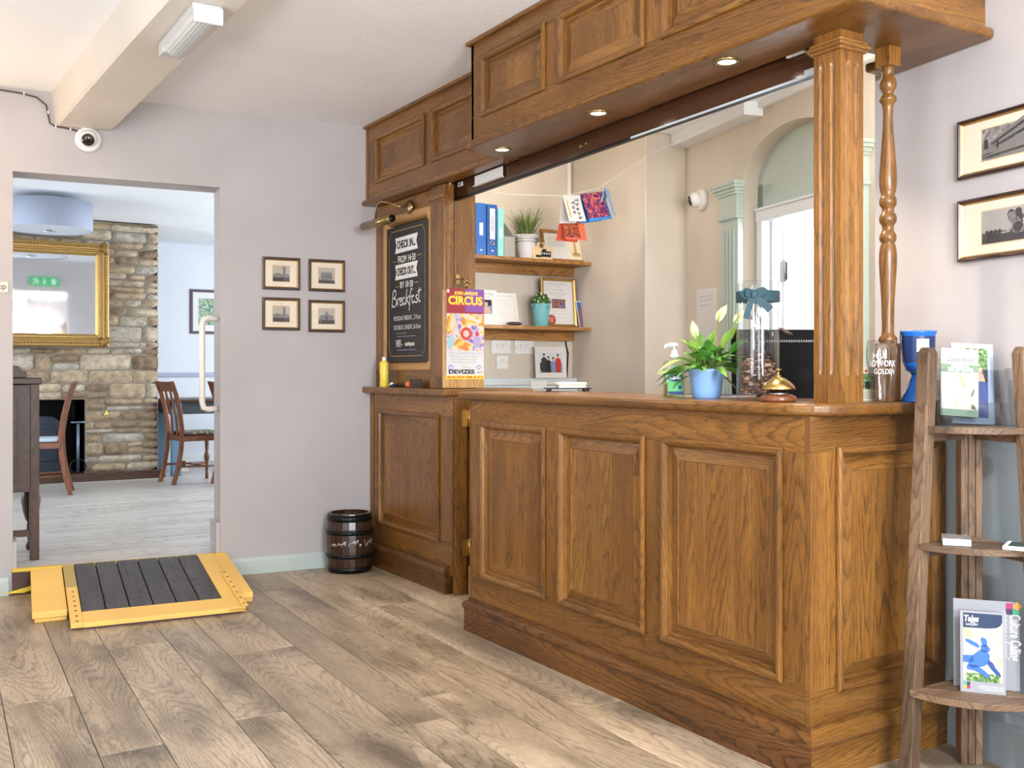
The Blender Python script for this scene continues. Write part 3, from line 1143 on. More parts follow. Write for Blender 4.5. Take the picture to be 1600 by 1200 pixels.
# --- turned baluster
bal = thing('turned_baluster', 'slim turned oak baluster between the counter and the canopy beside the wall', 'baluster', (2.585, 1.99, 1.058))
b = MB()
sq = .027
b.box(2.585 - sq, 2.585 + sq, 1.99 - sq, 1.99 + sq, 1.058, 1.235, 0, 'z')
b.build('block', OAK, bal, bevel=.003)
b = MB()
b.box(2.585 - sq, 2.585 + sq, 1.99 - sq, 1.99 + sq, 2.075, 2.134, 0, 'z')
b.build('block', OAK, bal, bevel=.003)
b = MB()
k = .00195
zz = lambda y: 1.15 + (580 - y) * k
pr = [(9, 620), (9, 540), (14, 533), (14, 528), (10, 524), (9, 518), (9.2, 500), (10, 470), (12.5, 430), (13.6, 408), (13.2, 395), (11.5, 384), (9.5, 380), (12, 377), (13, 372), (12, 366), (9.5, 363), (8.5, 358), (9.5, 352), (12.5, 348), (13.2, 342), (12, 336), (9.5, 333), (8.8, 328), (9.5, 325), (12.6, 321), (13.2, 315), (12, 309), (9.6, 306), (11.5, 300), (13, 290), (13.4, 278), (12.6, 262), (10.5, 235), (8.2, 205), (7.4, 185), (7.8, 172), (9, 163), (12.5, 159), (13.4, 156), (12, 152), (8.6, 150), (8.2, 146), (10, 143), (12.6, 138), (13, 132), (11.8, 126), (9, 122), (8.6, 116), (10, 112), (9, 108), (9, 100)]
b.lathe([(r * k, zz(y)) for r, y in pr], (2.585, 1.99), n=28)
b.build('turning', OAK, bal)

# ============================================================ THINGS ON THE WOODWORK
UB = F((2.49, 5.362, 0), -90)      # blackboard frame: x = 5.362 - Y
bb = thing('blackboard', 'black chalk-lettered board giving check-in, check-out and breakfast times', 'sign', (2.49, 5.1, 1.2))
b = MB(F((2.478, 5.362, 0), -90))
b.box(0, .530, 1.203, 1.975, -.004, .004)
bo = b.build('board', BLACKB, bb)
L = MB(F((2.4725, 5.362, 0), -90))
# ochre border with notched corners
x0, x1, y0, y1, q = .038, .494, 1.236, 1.950, .03
path = [(x0 + q, y0), (x1 - q, y0), (x1 - q, y0 + q * .4), (x1, y0 + q), (x1, y1 - q), (x1 - q * .4, y1 - q), (x1 - q, y1), (x0 + q, y1), (x0 + q, y1 - q * .4), (x0, y1 - q), (x0, y0 + q), (x0 + q * .4, y0 + q), (x0 + q, y0)]
L.stroke(path, .0045, 1)


def banner(y, h):
    L.poly([(.115, y), (.405, y + .004), (.388, y + h * .55), (.405, y + h), (.115, y + h - .004), (.132, y + h * .5)], 0)


banner(1.822, .092)
L.text('CHECK IN...', .262, 1.848, .044, 2, w=.0022, maxw=.235, bold=.0015)
L.text('FROM 14·30', .265, 1.766, .040, 0, maxw=.225, bold=.001)
L.rect(.085, .135, 1.775, 1.780, 1)
L.rect(.395, .45, 1.787, 1.792, 1)
banner(1.670, .090)
L.text('CHECK OUT...', .262, 1.694, .044, 2, w=.0022, maxw=.235, bold=.0015)
L.text('BY 10·30', .265, 1.622, .036, 0, maxw=.165, bold=.001)
L.rect(.12, .165, 1.630, 1.635, 1)
L.rect(.365, .41, 1.638, 1.643, 1)


# Breakfast, written with a brush
def script(word, x, y, h, wd, sx=1.0):
    G = {
        'B': ([[(0, -.1), (.05, .5), (.12, 1.05), (.3, 1.2), (.42, 1.0), (.35, .75), (.15, .6), (.38, .55), (.46, .25), (.3, 0), (.05, .05)]], .5),
        'r': ([[(0, .1), (.08, .5), (.12, .42), (.25, .55), (.3, .45)], [(.08, .5), (.08, 0)]], .28),
        'e': ([[(0, .22), (.22, .35), (.2, .52), (.08, .48), (.03, .2), (.12, 0), (.3, .12)]], .3),
        'a': ([[(.25, .48), (.1, .52), (.02, .25), (.1, 0), (.24, .2), (.26, .5), (.25, .1), (.34, .05)]], .34),
        'k': ([[(.02, 0), (.05, .6), (.12, 1.1)], [(.3, .6), (.06, .3), (.2, .18), (.32, -.05)]], .32),
        'f': ([[(.0, -.5), (.06, 0), (.12, .8), (.25, 1.1), (.3, .95)], [(.0, .45), (.28, .55)]], .26),
        's': ([[(.24, .5), (.1, .52), (.08, .35), (.22, .2), (.15, 0), (0, .05)]], .28),
        't': ([[(.1, 1.0), (.06, .4), (.08, .03), (.22, .08)], [(-.05, .72), (.28, .85)]], .28)}
    for ch in word:
        st, adv = G[ch]
        for s_ in st:
            P = []
            for i in range(len(s_) - 1):
                a, b_ = s_[max(0, i - 1)], s_[min(len(s_) - 1, i + 2)]
                p, n_ = s_[i], s_[i + 1]
                for t_ in (0, .25, .5, .75):
                    P.append(tuple(.5 * ((2 * p[d]) + (-a[d] + n_[d]) * t_ + (2 * a[d] - 5 * p[d] + 4 * n_[d] - b_[d]) * t_ ** 2 + (-a[d] + 3 * p[d] - 3 * n_[d] + b_[d]) * t_ ** 3) for d in (0, 1)))
            P.append(s_[-1])
            L.stroke([(x + p[0] * h * sx, y + p[1] * h + x * .03) for p in P], wd, 0)
        x += adv * h * sx


script('Breakfast', .075, 1.518, .078, .0075, 1.65)
L.text('MONDAY-FRIDAY....7-9 am', .270, 1.438, .027, 0, maxw=.34)
L.text('SATURDAY, SUNDAY...8-10 am', .270, 1.386, .027, 0, maxw=.34)
L.text('...and bank holidays', .19, 1.360, .014, 3, maxw=.15)
L.text('WIFI - ', .175, 1.288, .042, 0, maxw=.085, bold=.001)
L.text('castlepass', .305, 1.294, .024, 0, maxw=.12, bold=.001)
L.rect(.14, .38, 1.345, 1.349, 4)
L.rect(.14, .38, 1.268, 1.272, 4)
L.build('chalk_lettering', [CHALK, CHALKO, BLACKB, GREYI, CHALKB], bo)

# brass picture light above the blackboard
pl = thing('picture_light', 'brass swan-neck picture light over the blackboard', 'lamp', (2.45, 5.06, 2.06))
b = MB(F((2.476, 5.06, 2.065), -90))
b.lathe([(.038, 0), (.038, .008), (.030, .014), (.008, .016), (.001, .022)], (0, 0))
b.build('wall_plate', BRASSD, pl)
b = MB()
b.tube([(2.456, 5.06, 2.065), (2.41, 5.07, 2.066), (2.37, 5.10, 2.085), (2.345, 5.15, 2.10), (2.34, 5.19, 2.09), (2.338, 5.215, 2.06), (2.338, 5.22, 2.015)], .0055)
b.build('arm', BRASSD, pl)
b = MB()
b.tube([(2.338, 5.385, 1.985), (2.338, 5.005, 1.985)], .024, n=20)
b.tube([(2.338, 5.20, 2.005), (2.338, 5.24, 2.005)], .012)
so_ = b.build('shade', BRASSD, pl)
b = MB()
b.tube([(2.338, 5.005, 1.985), (2.338, 5.003, 1.985)], .019, n=20)
b.build('end_cap', BLACK, so_)

# things on the ledge
can_ = thing('spray_can', 'yellow spray can with white cap standing on the oak ledge', 'can', (2.437, 5.32, 1.058))
b = MB()
b.lathe([(.024, 1.058), (.026, 1.061), (.026, 1.198), (.023, 1.204), (.014, 1.209), (.010, 1.212)], (2.437, 5.32))
b.M = F((2.4105, 5.335, 0), -90)
b.text('3', .004, 1.155, .018, 1, w=.001)
for k_ in range(5):
    b.rect(.002, .02, 1.09 + k_ * .01, 1.093 + k_ * .01, 1, w=.001)
b.build('body', [plain('yellow_can', 'e6cf4e', .3), INK], can_)
b = MB()
b.lathe([(.011, 1.209), (.012, 1.212), (.012, 1.228), (.009, 1.232), (.001, 1.232)], (2.437, 5.32))
b.build('cap', WHITE, can_)
b = MB()
b.tube([(2.435, 5.22, 1.069), (2.435, 5.15, 1.069)], [.010, .011])
b.tube([(2.435, 5.25, 1.069), (2.435, 5.22, 1.069)], [.006, .008], 1)
b.tube([(2.43, 5.215, 1.078), (2.43, 5.19, 1.078)], .008, 1)
o = b.build('marker_pen', [INK, WHITE])
tag(o, 'black and white marker lying beside the yellow spray can', 'pen')
b = MB()
b.tube([(2.44, 5.12, 1.072), (2.44, 5.02, 1.075)], [.009, .011])
b.tube([(2.44, 5.02, 1.076), (2.44, 4.985, 1.077)], [.017, .017], 1, n=16)
o = b.build('highlighter', [INK, ORNG])
tag(o, 'black pen with fat orange end lying on the ledge', 'pen')
b = MB(F((2.425, 4.96, 1.058), -90))
b.box(0, .12, 0, .05, -.012, 0)
b.text('tis', .085, .008, .03, 1, w=.001)
o = b.build('word_block', [plain('dark_brown_block', '3a2819', .6), INK])
tag(o, 'small dark brown block with lettering at the foot of the pilaster', 'ornament')

# circus poster hanging on its board
cl_ = thing('poster_board', 'oak clipboard with a circus poster hanging from a hook by the hatch', 'poster', (2.56, 4.6, 1.06))
CB = F((2.443, 4.604, 1.062), 0)
b = MB(CB)
b.box(0, .247, 0, .512, -.014, 0, 0, 'y')
bo = b.build('board', OAKL, cl_, bevel=.002)
b = MB(CB)
W_, B_ = .018, .085
b.box(W_, .243, .06, .520, .0005, .0015, 0)
w_ = .0022
b.rect(W_, .243, .385, .520, 1, w=w_)
b.rect(.13, .243, .40, .52, 12, w=w_ + .0001)
b.rect(W_, .243, .195, .39, 2, w=w_ + .0002)
b.text('JOHN LAWSON\'S', .135, .488, .018, 3, w=w_ + .0008, maxw=.14, bold=.0008)
b.text('CIRCUS', .131, .437, .043, 4, w=w_ + .0006, maxw=.208, bold=.0035)
b.text('CIRCUS', .130, .439, .043, 3, w=w_ + .0012, maxw=.203, bold=.0014)
b.rect(.022, .034, .498, .514, 5, w=w_ + .0005)
b.disc(.135, .285, .034, 6, w=w_ + .0006, n=24)
b.disc(.135, .285, .018, 9, w=w_ + .0008, n=18)
b.poly([(.06, .37), (.10, .345), (.12, .372), (.085, .362)], 7, w=w_ + .0006)
b.disc(.045, .24, .02, 8, w=w_ + .0005, ry=.03)
b.disc(.2, .245, .024, 7, w=w_ + .0005, ry=.035)
b.disc(.2, .285, .012, 6, w=w_ + .0007)
b.text('ON THE GREEN IN THE TOWN CENTRE', .132, .176, .011, 7, w=w_, maxw=.20)
for k_, t_ in enumerate(('FRI 5pm and 7.30pm', 'SAT 2pm and 5pm', 'SUN 12 noon and 3pm')):
    b.text(t_, .125, .162 - k_ * .015, .008, 10, w=w_, maxw=.17 - .01 * k_)
b.disc(.044, .118 - .012, .017, 7, w=w_, n=20)
b.text('TD', .044, .101, .010, 5, w=w_ + .0006)
b.disc(.212, .108, .018, 7, w=w_, n=20, ry=.013)
b.stroke([(.198, .103), (.212, .11), (.226, .103)], .003, 5, w=w_ + .0006)
b.text('THE GREEN', .13, .104, .007, 10, w=w_, maxw=.05)
b.text('DEVIZES', .108, .076, .021, 11, w=w_ + .0004, maxw=.155, bold=.0012)
b.text('SN10', .218, .078, .010, 11, w=w_, maxw=.03)
b.rect(W_, .243, .047, .066, 3, w=w_ + .0006)
b.text('BOOK NOW: 07000 40 60 33', .131, .051, .012, 6, w=w_ + .0012, maxw=.215, bold=.0008)
b.build('poster', [plain('poster_paper', 'bdbcbb', .7), DRED, CIRCP, YEL, ORNG, WHITE, RED, plain('faded_violet_print', '9f8fb0', .7), plain('faded_teal_print', '8fb0b4', .7), plain('pink_print', 'e3a7a0', .7), GREYI, INK, PURP], bo)
b = MB()
b.tube([(2.578, 4.692, 1.640), (2.578, 4.65, 1.640), (2.578, 4.615, 1.612), (2.578, 4.600, 1.585), (2.578, 4.588, 1.592), (2.578, 4.584, 1.612)], .004)
b.tube([(2.578, 4.65, 1.640), (2.60, 4.64, 1.628), (2.608, 4.62, 1.61), (2.608, 4.61, 1.622)], .004)
b.box(2.566, 2.590, 4.693, 4.699, 1.615, 1.665)
o = b.build('coat_hook', BRASS)
tag(o, 'small brass double hook on the oak jamb holding the circus board', 'hook')


# ============================================================ PICTURES
def framed(name, M, wd, ht, art, label, cat='picture', group=None, fw=.016, mat_=MAT, im=None, fmat=None, inner=GOLD, depth=.016, iw=.28, ih=.26, glass=True, root=None):
    t = thing(name, label, cat, (M @ Vector((0, -ht / 2, 0)))[:], group)
    b = MB(M)
    b.frame(-wd / 2, wd / 2, -ht / 2, ht / 2, [(0, 0), (0, depth * .8), (fw * .25, depth), (fw * .7, depth), (fw, depth * .7)])
    b.build('frame', fmat or FRAMED, t)
    if inner:
        b = MB(M)
        b.frame(-wd / 2 + fw, wd / 2 - fw, -ht / 2 + fw, ht / 2 - fw, [(0, depth * .75), (fw * .1, depth * .7), (fw * .45, depth * .35)])
        b.build('gilt_slip', inner, t)
    b = MB(M)
    b.box(-wd / 2 + fw * .5, wd / 2 - fw * .5, -ht / 2 + fw * .5, ht / 2 - fw * .5, .001, .005)
    mo_ = b.build('mount', mat_, t)
    b = MB(M)
    aw, ah = wd * (.5 - iw), ht * (.5 - ih)
    b.rect(-aw - .003, aw + .003, -ah - .003, ah + .003, 1, w=.0054)
    b.rect(-aw, aw, -ah, ah, 0, w=.0058)
    art(b, aw, ah)
    b.build('print', im or [ENGR2, plain('line_gold', 'c9ae84', .8), GREYI, INK, PAPER], mo_)
    if glass:
        b = MB(M)
        b.rect(-wd / 2 + fw * .9, wd / 2 - fw * .9, -ht / 2 + fw * .9, ht / 2 - fw * .9, w=.009)
        b.build('glazing', GLASS, t)
    return t


IM1 = [ENGR2, plain('line_gold', 'c9ae84', .8), plain('engraved_mid_grey', '7d7a78', .8), plain('engraved_dark', '484443', .8), plain('engraved_sky', 'b5aa9c', .8)]


def castle(b, aw, ah):
    b.rect(-aw, aw, ah * .1, ah, 4, w=.006)
    b.rect(-aw * .7, aw * .7, -ah * .6, ah * .35, 2, w=.0062)
    for k_ in range(6):
        x_ = -aw * .7 + aw * 1.4 * k_ / 6
        b.rect(x_, x_ + aw * .12, ah * .3, ah * .5, 2, w=.0062)
        b.rect(x_ + aw * .05, x_ + aw * .12, -ah * .3, 0, 3, w=.0064)
    b.rect(-aw, aw, -ah, -ah * .6, 3, w=.0061)


def tower(b, aw, ah):
    b.rect(-aw, aw, -ah * .2, ah, 4, w=.006)
    b.rect(aw * .2, aw * .55, -ah * .5, ah * .9, 2, w=.0062)
    b.poly([(-aw, -ah * .5), (aw, -ah * .5), (aw * .9, 0), (aw * .2, -ah * .1), (-aw * .4, ah * .1), (-aw, -ah * .1)], 2, w=.0061)
    b.rect(-aw, aw, -ah, -ah * .5, 3, w=.0061)


def church(b, aw, ah):
    b.rect(-aw, aw, -ah * .2, ah, 4, w=.006)
    b.poly([(-aw * .9, -ah * .5), (aw * .9, -ah * .5), (aw * .8, ah * .1), (aw * .3, ah * .2), (0, ah * .7), (-aw * .3, ah * .2), (-aw * .8, ah * .1)], 2, w=.0061)
    b.rect(-aw, aw, -ah, -ah * .5, 3, w=.0062)
    b.rect(-aw * .1, aw * .1, -ah * .5, 0, 3, w=.0063)


DWr = lambda u, v: DW @ Matrix.Translation((u, v, .002))
for u, v, art, lab in ((1.930, 1.711, tower, 'small dark-framed print of a street, upper left of the set of four'), (2.197, 1.710, castle, 'small dark-framed print of a crenellated building, upper right of the set of four'),
                       (1.930, 1.479, tower, 'small dark-framed print of a tall tower, lower left of the set of four'), (2.197, 1.472, church, 'small dark-framed print of a gabled building, lower right of the set of four')):
    framed('framed_print', DWr(u, v), .217, .187, art, lab, group='four small prints on the doorway wall', im=IM1, fw=.013)


def ruin(b, aw, ah):
    for k_ in range(9):
        b.poly([(-aw, -ah + k_ * .004), (aw, -ah + k_ * .012), (aw, -ah + .01 + k_ * .012), (-aw, -ah + .006 + k_ * .004)], 3 if k_ % 2 else 2, w=.006)
    b.poly([(-aw, -ah * .1), (-aw * .6, ah * .1), (-aw * .5, -ah * .2), (aw * .3, -ah * .2), (aw * .6, ah * .2), (aw, ah * .1), (aw, -ah * .5), (-aw, -ah * .6)], 2, w=.0062)
    b.rect(-aw * .9, -aw * .7, -ah * .3, ah * .3, 3, w=.0064)
    b.rect(-aw * .3, -aw * .2, -ah * .4, ah * .15, 3, w=.0064)


def trees(b, aw, ah):
    b.rect(-aw, aw, -ah * .3, ah, 4, w=.006)
    b.poly([(-aw, -ah), (aw, -ah), (aw, -ah * .4), (0, -ah * .5), (-aw, -ah * .35)], 3, w=.0061)
    for k_ in range(24):
        b.disc(aw * (.35 + .5 * random.random()), ah * random.uniform(-.4, .75), aw * random.uniform(.1, .22), 3 if k_ % 2 else 2, w=.0062 + k_ * 1e-5, n=9)
    for k_ in range(4):
        b.disc(aw * (-.75 + .2 * k_), ah * -.35, aw * .1, 3, w=.0065, n=8)


IM2 = [ENGR, plain('line_gold', 'c9ae84', .8), plain('engraved_mid_grey', '77736f', .8), plain('engraved_dark', '3d3a3a', .8), plain('engraved_pale', '9f9a94', .8)]
for v, art, lab in ((1.824, ruin, 'dark and gilt framed engraving of ruins, upper one on the right wall'), (1.577, trees, 'dark and gilt framed engraving of tall trees by water, lower one on the right wall')):
    t = framed('framed_engraving', RW @ Matrix.Translation((.070, v, .002)), .324, .178 if v > 1.7 else .186, art, lab, group='engravings on the right wall', im=IM2, fw=.011, iw=.27, ih=.24)


# ============================================================ FITTINGS ON WALLS AND BEAM
def dome_camera(M, label, tilt):
    t = thing('dome_camera', label, 'security camera', M.to_translation()[:], None)
    b = MB(M)
    b.lathe([(.066, 0), (.066, .018), (.058, .030), (.040, .034)], (0, 0), cap=True)
    b.build('mount_ring', WHITE, t)
    b = MB(M @ Matrix.Translation((0, 0, .045)))
    b.ball((0, 0, 0), .046, n=22)
    ba = b.build('ball', WHITE, t)
    b = MB(M @ Matrix.Translation((0, 0, .045)) @ tilt)
    b.lathe([(.032, .032), (.032, .0405), (.027, .046), (.001, .049)], (0, 0))
    b.lathe([(.012, .047), (.010, .0505), (.001, .051)], (0, 0), 1)
    b.build('lens_window', [plain('dark_lens', '1d1716', .08, coat=1), BLACK], ba)
    return t


dome_camera(DW @ Matrix.Translation((.905, 2.375, 0)), 'white dome camera on the wall above the doorway under the beam end', Matrix.Rotation(R(22), 4, 'X') @ Matrix.Rotation(R(-6), 4, 'Y'))
dome_camera(BW @ Matrix.Translation((.215, 2.185, 0)), 'white dome camera on the office back wall left of the arch', Matrix.Rotation(R(16), 4, 'X') @ Matrix.Rotation(R(-26), 4, 'Y'))
b = MB(DW)
b.tube([(-.8, 2.592, .008), (.35, 2.598, .008), (.58, 2.585, .008), (.66, 2.572, .008), (.705, 2.535, .008), (.715, 2.48, .008), (.722, 2.445, .008), (.745, 2.432, .008), (.81, 2.425, .008), (.87, 2.415, .008)], .0045)
for p in ((.60, 2.583), (.713, 2.50), (.75, 2.431), (.82, 2.424)):
    b.box(p[0] - .003, p[0] + .003, p[1] - .008, p[1] + .008, 0, .014, 1)
o = b.build('cable', [plain('dark_brown_cable', '4a3d2c', .5), WHITE])
tag(o, 'dark cable clipped along the wall top down to the dome camera', 'cable')

em = thing('emergency_light', 'ribbed white emergency light fitting under the beam', 'light fitting', (.99, 3.95, 2.44))
b = MB()
b.box(.90, 1.005, 3.55, 4.0, 2.410, 2.437)
b.box(.90, .99, 4.0, 4.075, 2.385, 2.437)
WHE = plain('fitting_white', 'c4c7c8', .4)
b.build('housing', WHE, em, bevel=.006, seg=3)
b = MB()
n_ = 26
rs = []
for y in (3.555, 3.995):
    ring = []
    for i in range(n_):
        a = PI + PI * i / (n_ - 1)
        rr = .051 * (1 + .02 * (i % 2))
        ring.append((.953 + rr * math.cos(a), y, 2.412 + .045 * math.sin(a) * (1 + .03 * (i % 2))))
    rs.append(ring)
b.rings(rs, 0, False)
b.build('ribbed_diffuser', plain('milky_ribbed_plastic', 'bfc3c4', .25), em)
b = MB()
b.box(.902, 1.004, 3.538, 3.554, 2.366, 2.425)
b.build('end_clip', WHE, em, bevel=.004)

b = MB(DW @ Matrix.Translation((.33, 1.555, 0)))
b.box(0, .197, 0, .052, 0, .004)
b.text('step', .19, .017, .030, 1, w=.0045, align='RIGHT')
o = b.build('wall_sign', [plain('beige_sign', 'd9cbbb', .5), INK])
tag(o, 'small beige lettered sign at the left edge beside the doorway', 'sign')
# grab handle in the doorway
b = MB()
P = [(1.578, 5.70, 1.445), (1.53, 5.70, 1.45), (1.505, 5.70, 1.44), (1.497, 5.70, 1.41), (1.497, 5.70, .98), (1.505, 5.70, .945), (1.53, 5.70, .935), (1.578, 5.70, .94)]
b.tube(P, .0165, n=14)
o = b.build('grab_handle', plain('cream_handle', 'ddd6cd', .3))
tag(o, 'cream tubular grab handle fixed to the right jamb of the doorway', 'handle')

# ============================================================ BARREL
br = thing('barrel', 'small dark wooden barrel with black hoops on the floor beside the cabinet', 'barrel', (2.268, 5.425, 0))
b = MB()
c = (2.268, 5.425)
pf = lambda z: .120 + .018 * (1 - ((z - .168) / .168) ** 2)
n_ = 22
for i in range(n_):
    a0, a1 = 2 * PI * i / n_ + .006, 2 * PI * (i + 1) / n_ - .006
    vs = []
    Z = [.336 * k_ / 8 for k_ in range(9)]
    for z in Z:
        for a in (a0, a1):
            vs.append((c[0] + pf(z) * math.cos(a), c[1] + pf(z) * math.sin(a), z))
        for a in (a1, a0):
            vs.append((c[0] + (pf(z) - .012) * math.cos(a), c[1] + (pf(z) - .012) * math.sin(a), z))
    fs = [(4 * j + k_, 4 * j + (k_ + 1) % 4, 4 * j + 4 + (k_ + 1) % 4, 4 * j + 4 + k_) for j in range(8) for k_ in range(4)] + [(0, 3, 2, 1), (32, 33, 34, 35)]
    b.add(vs, fs, 0, 'z')
b.build('staves', BARRW, br)
b = MB()
b.lathe([(.112, .315), (.001, .315)], c, cap=False, g='x')
b.build('head', BARRW, br)
for z0, z1 in ((.0, .034), (.085, .108), (.218, .243), (.292, .33)):
    b = MB()
    b.lathe([(pf(z0) + .0005, z0), (pf(z0) + .003, z0), (pf((z0 + z1) / 2) + .0035, (z0 + z1) / 2), (pf(z1) + .003, z1), (pf(z1) + .0005, z1)], c, n=44, cap=False)
    for k_ in range(3):
        a = -2.4 + k_ * .55
        b.ball((c[0] + (pf(z0) + .004) * math.cos(a), c[1] + (pf(z0) + .004) * math.sin(a), (z0 + z1) / 2), .005, n=8)
    b.build('hoop', IRON, br)
b = MB()
for k_ in range(26):
    a = -2.75 + k_ * .075 + random.uniform(-.02, .02)
    if k_ in (9, 18):
        continue
    zc = .172 + random.uniform(-.012, .012)
    r = pf(zc) + .0012
    h = random.uniform(.006, .02)
    wd = random.uniform(.002, .005)
    for dz, dw in ((0, wd), (h * .6, wd * 1.6)):
        b.add([(c[0] + r * math.cos(a - dw / r / 2), c[1] + r * math.sin(a - dw / r / 2), zc + dz - h / 2), (c[0] + r * math.cos(a + dw / r / 2), c[1] + r * math.sin(a + dw / r / 2), zc + dz - h / 2),
               (c[0] + r * math.cos(a + dw / r / 2), c[1] + r * math.sin(a + dw / r / 2), zc + dz), (c[0] + r * math.cos(a - dw / r / 2), c[1] + r * math.sin(a - dw / r / 2), zc + dz)], [(0, 1, 2, 3)])
b.build('worn_lettering', CHALK, br)

# ============================================================ RAMP
rp = thing('threshold_ramp', 'yellow-edged wooden ramp with grey boards leading up to the doorway step', 'ramp', (1.07, 5.3, 0))
RM = PF((.785, 5.712, 0), DWD)         # x along the step, y towards the dining room
sl_ = (.132 - .028) / .925
b = MB(RM)


def slab(mb, x0, x1, y0, y1, t, lift, m=0, g='y'):
    z = lambda y: .134 + y * sl_ + lift
    vs = [(x, y, z(y) - (t if k_ == 0 else 0)) for k_ in (0, 1) for x, y in ((x0, y0), (x1, y0), (x1, y1), (x0, y1))]
    return mb.add(vs, [(3, 2, 1, 0), (4, 5, 6, 7), (0, 1, 5, 4), (1, 2, 6, 5), (2, 3, 7, 6), (3, 0, 4, 7)], m, g)


# lower yellow base plates (wings)
for x0, x1, y0, g_ in ((-.16, -.012, -.70, 'y'), (.70, .835, -.70, 'y')):
    w_ = MB(RM)
    slab(w_, x0, x1, y0, 0, .03, -.006)
    w_.box(x0 + .01, x1, y0 + .012, y0 + .03, 0, .045)
    w_.box(x0 + .02, x0 + .05, y0 + .05, -.02, 0, .03)
    w_.build('side_wing', YELP, rp, bevel=.003)
d = MB(RM)
slab(d, -.008, .044, -.925, -.40, .022, .004)
slab(d, .672, .755, -.925, -.002, .02, .001)
slab(d, .044, .755, -.925, -.77, .022, .002, g='x')
slab(d, .735, .765, -.925, -.35, .006, .010)
d.build('yellow_border', YELP, rp, bevel=.002)
d = MB(RM)
slab(d, -.008, .044, -.40, -.002, .022, .002)
d.build('metal_edging', plain('worn_yellow_metal', 'c9ab62', .4, .4), rp, bevel=.002)
d = MB(RM)
slab(d, 0.0, .75, -.91, -.01, .02, -.021)
d.box(0.0, .03, -.85, -.02, 0, .035); d.box(.72, .75, -.85, -.02, 0, .035)
d.build('underframe', DARKW, rp)
nb = 6
for k_ in range(nb):
    x0 = .046 + k_ * (.672 - .046) / nb
    d = MB(RM)
    slab(d, x0 + .002, x0 + (.672 - .046) / nb - .004, -.768, -.003, .014, .001)
    d.build('grey_board', GREYB, rp, bevel=.002)
for side in (0, 1):
    d = MB(RM)
    for k_ in range(7):
        y = -.90 + k_ * (.07 if side == 0 else .085)
        x = .020 if side == 0 else .75
        z = .134 + y * sl_ + (.005 if side == 0 else .011)
        d.lathe([(.006, z), (.005, z + .0015), (.001, z + .002)], (x, y), n=10)
    d.build('screw_row', IRON, rp)
b = MB(DW)
b.poly([(.50, .012), (.70, .055), (.715, .045), (.60, .008)], w=.021)
o = b.build('floor_tape', plain('yellow_tape', 'e2c637', .5))
tag(o, 'scrap of yellow tape low on the skirting left of the ramp', 'tape')

# ============================================================ OFFICE SHELVES AND WHAT STANDS ON THEM
def shelf(z, label):
    t = thing('wall_shelf', label, 'shelf', (3.4, 5.5, z), 'oak shelves in the office')
    b = MB()
    b.box(2.80, 3.955, 5.30, 5.518, z - .022, z, 0, 'x')
    b.build('board', SHELFW, t, bevel=.002)
    b = MB()
    b.box(2.80, 3.905, 5.49, 5.518, z - .085, z - .023, 0, 'x')
    for k_ in range(3):
        b.M = F((3.0 + k_ * .4, 5.489, z - .055), 0)
        b.lathe([(.004, 0), (.003, .001), (.001, .001)], (0, 0), 1, n=10)
    b.M = Matrix.Identity(4)
    b.build('batten', [SHELFW, BRASS], t, bevel=.001)
    b = MB()
    b.box(3.908, 3.94, 5.34, 5.518, z - .07, z - .023, 0, 'y')
    return t


ZS1, ZS2 = 1.862, 1.436
shelf(ZS1, 'upper oak office shelf holding ring binders and a potted fern')
shelf(ZS2, 'lower oak office shelf holding photo cards and a teal flower pot')


def binder(x0, x1, z1, mat, label, lab=(.4, .55), ring=None, text=None, lw=.5):
    t = thing('ring_binder', label, 'binder', ((x0 + x1) / 2, 5.45, ZS1), 'ring binders on the upper shelf')
    b = MB()
    b.box(x0, x1, 5.325, 5.49, ZS1, z1)
    cv = b.build('cover', mat, t, bevel=.004)
    w_ = x1 - x0
    h = z1 - ZS1
    b = MB(F((x0, 5.3245, ZS1), 0))
    b.rect(w_ * (.5 - lw / 2), w_ * (.5 + lw / 2), h * lab[0], h * lab[1], 0, w=.0006)
    if text:
        b.text(text, w_ * .62, h * (lab[0] + lab[1]) / 2, .016, 1, w=.001, rot=90, maxw=.1)
    b.rect(w_ * .4, w_ * .6, h * .085, h * .11, 0, w=.0006)
    b.build('spine_label', [PAPER, INK], cv)
    if ring:
        b = MB(F((x0 + w_ / 2, 5.3248, ZS1 + h * ring), 0))
        b.lathe([(.014, 0), (.014, .002), (.008, .002), (.007, 0)], (0, 0), cap=False)
        b.disc(0, 0, .008, 1, w=.0006)
        b.build('finger_ring', [STEEL, BLACK], cv)


binder(3.052, 3.125, 2.182, BLUE, 'slim blue ring binder at the left end of the upper shelf', (.38, .62), lw=.35)
binder(3.132, 3.205, 2.180, plain('royal_blue_binder', '2457a0', .4), 'blue lever-arch binder with a long white label and metal finger ring', (.32, .92), .25, 'TIMESHEETS', lw=.5)
binder(3.209, 3.253, 2.160, AQUA, 'pale aqua binder beside the two blue ones', (.38, .60), lw=.35)
b = MB()
b.prism([(5.34, ZS1), (5.34, ZS1 + .13), (5.48, ZS1 + .25), (5.495, ZS1 + .25), (5.495, ZS1)], 3.262, 3.268)
for i in range(len(b.v)):
    v = b.v[i]
    b.v[i] = Vector((v.z, v.x, v.y))
for i in range(len(b.gc)):
    pass
b2 = MB()
P = [(5.34, ZS1), (5.34, ZS1 + .13), (5.48, ZS1 + .25), (5.495, ZS1 + .25), (5.495, ZS1)]
for x0, x1 in ((3.262, 3.265), (3.337, 3.34)):
    b2.rings([[(x0, y, z) for y, z in P], [(x1, y, z) for y, z in P]], 0, False)
b2.box(3.262, 3.34, 5.338, 5.342, ZS1, ZS1 + .13)
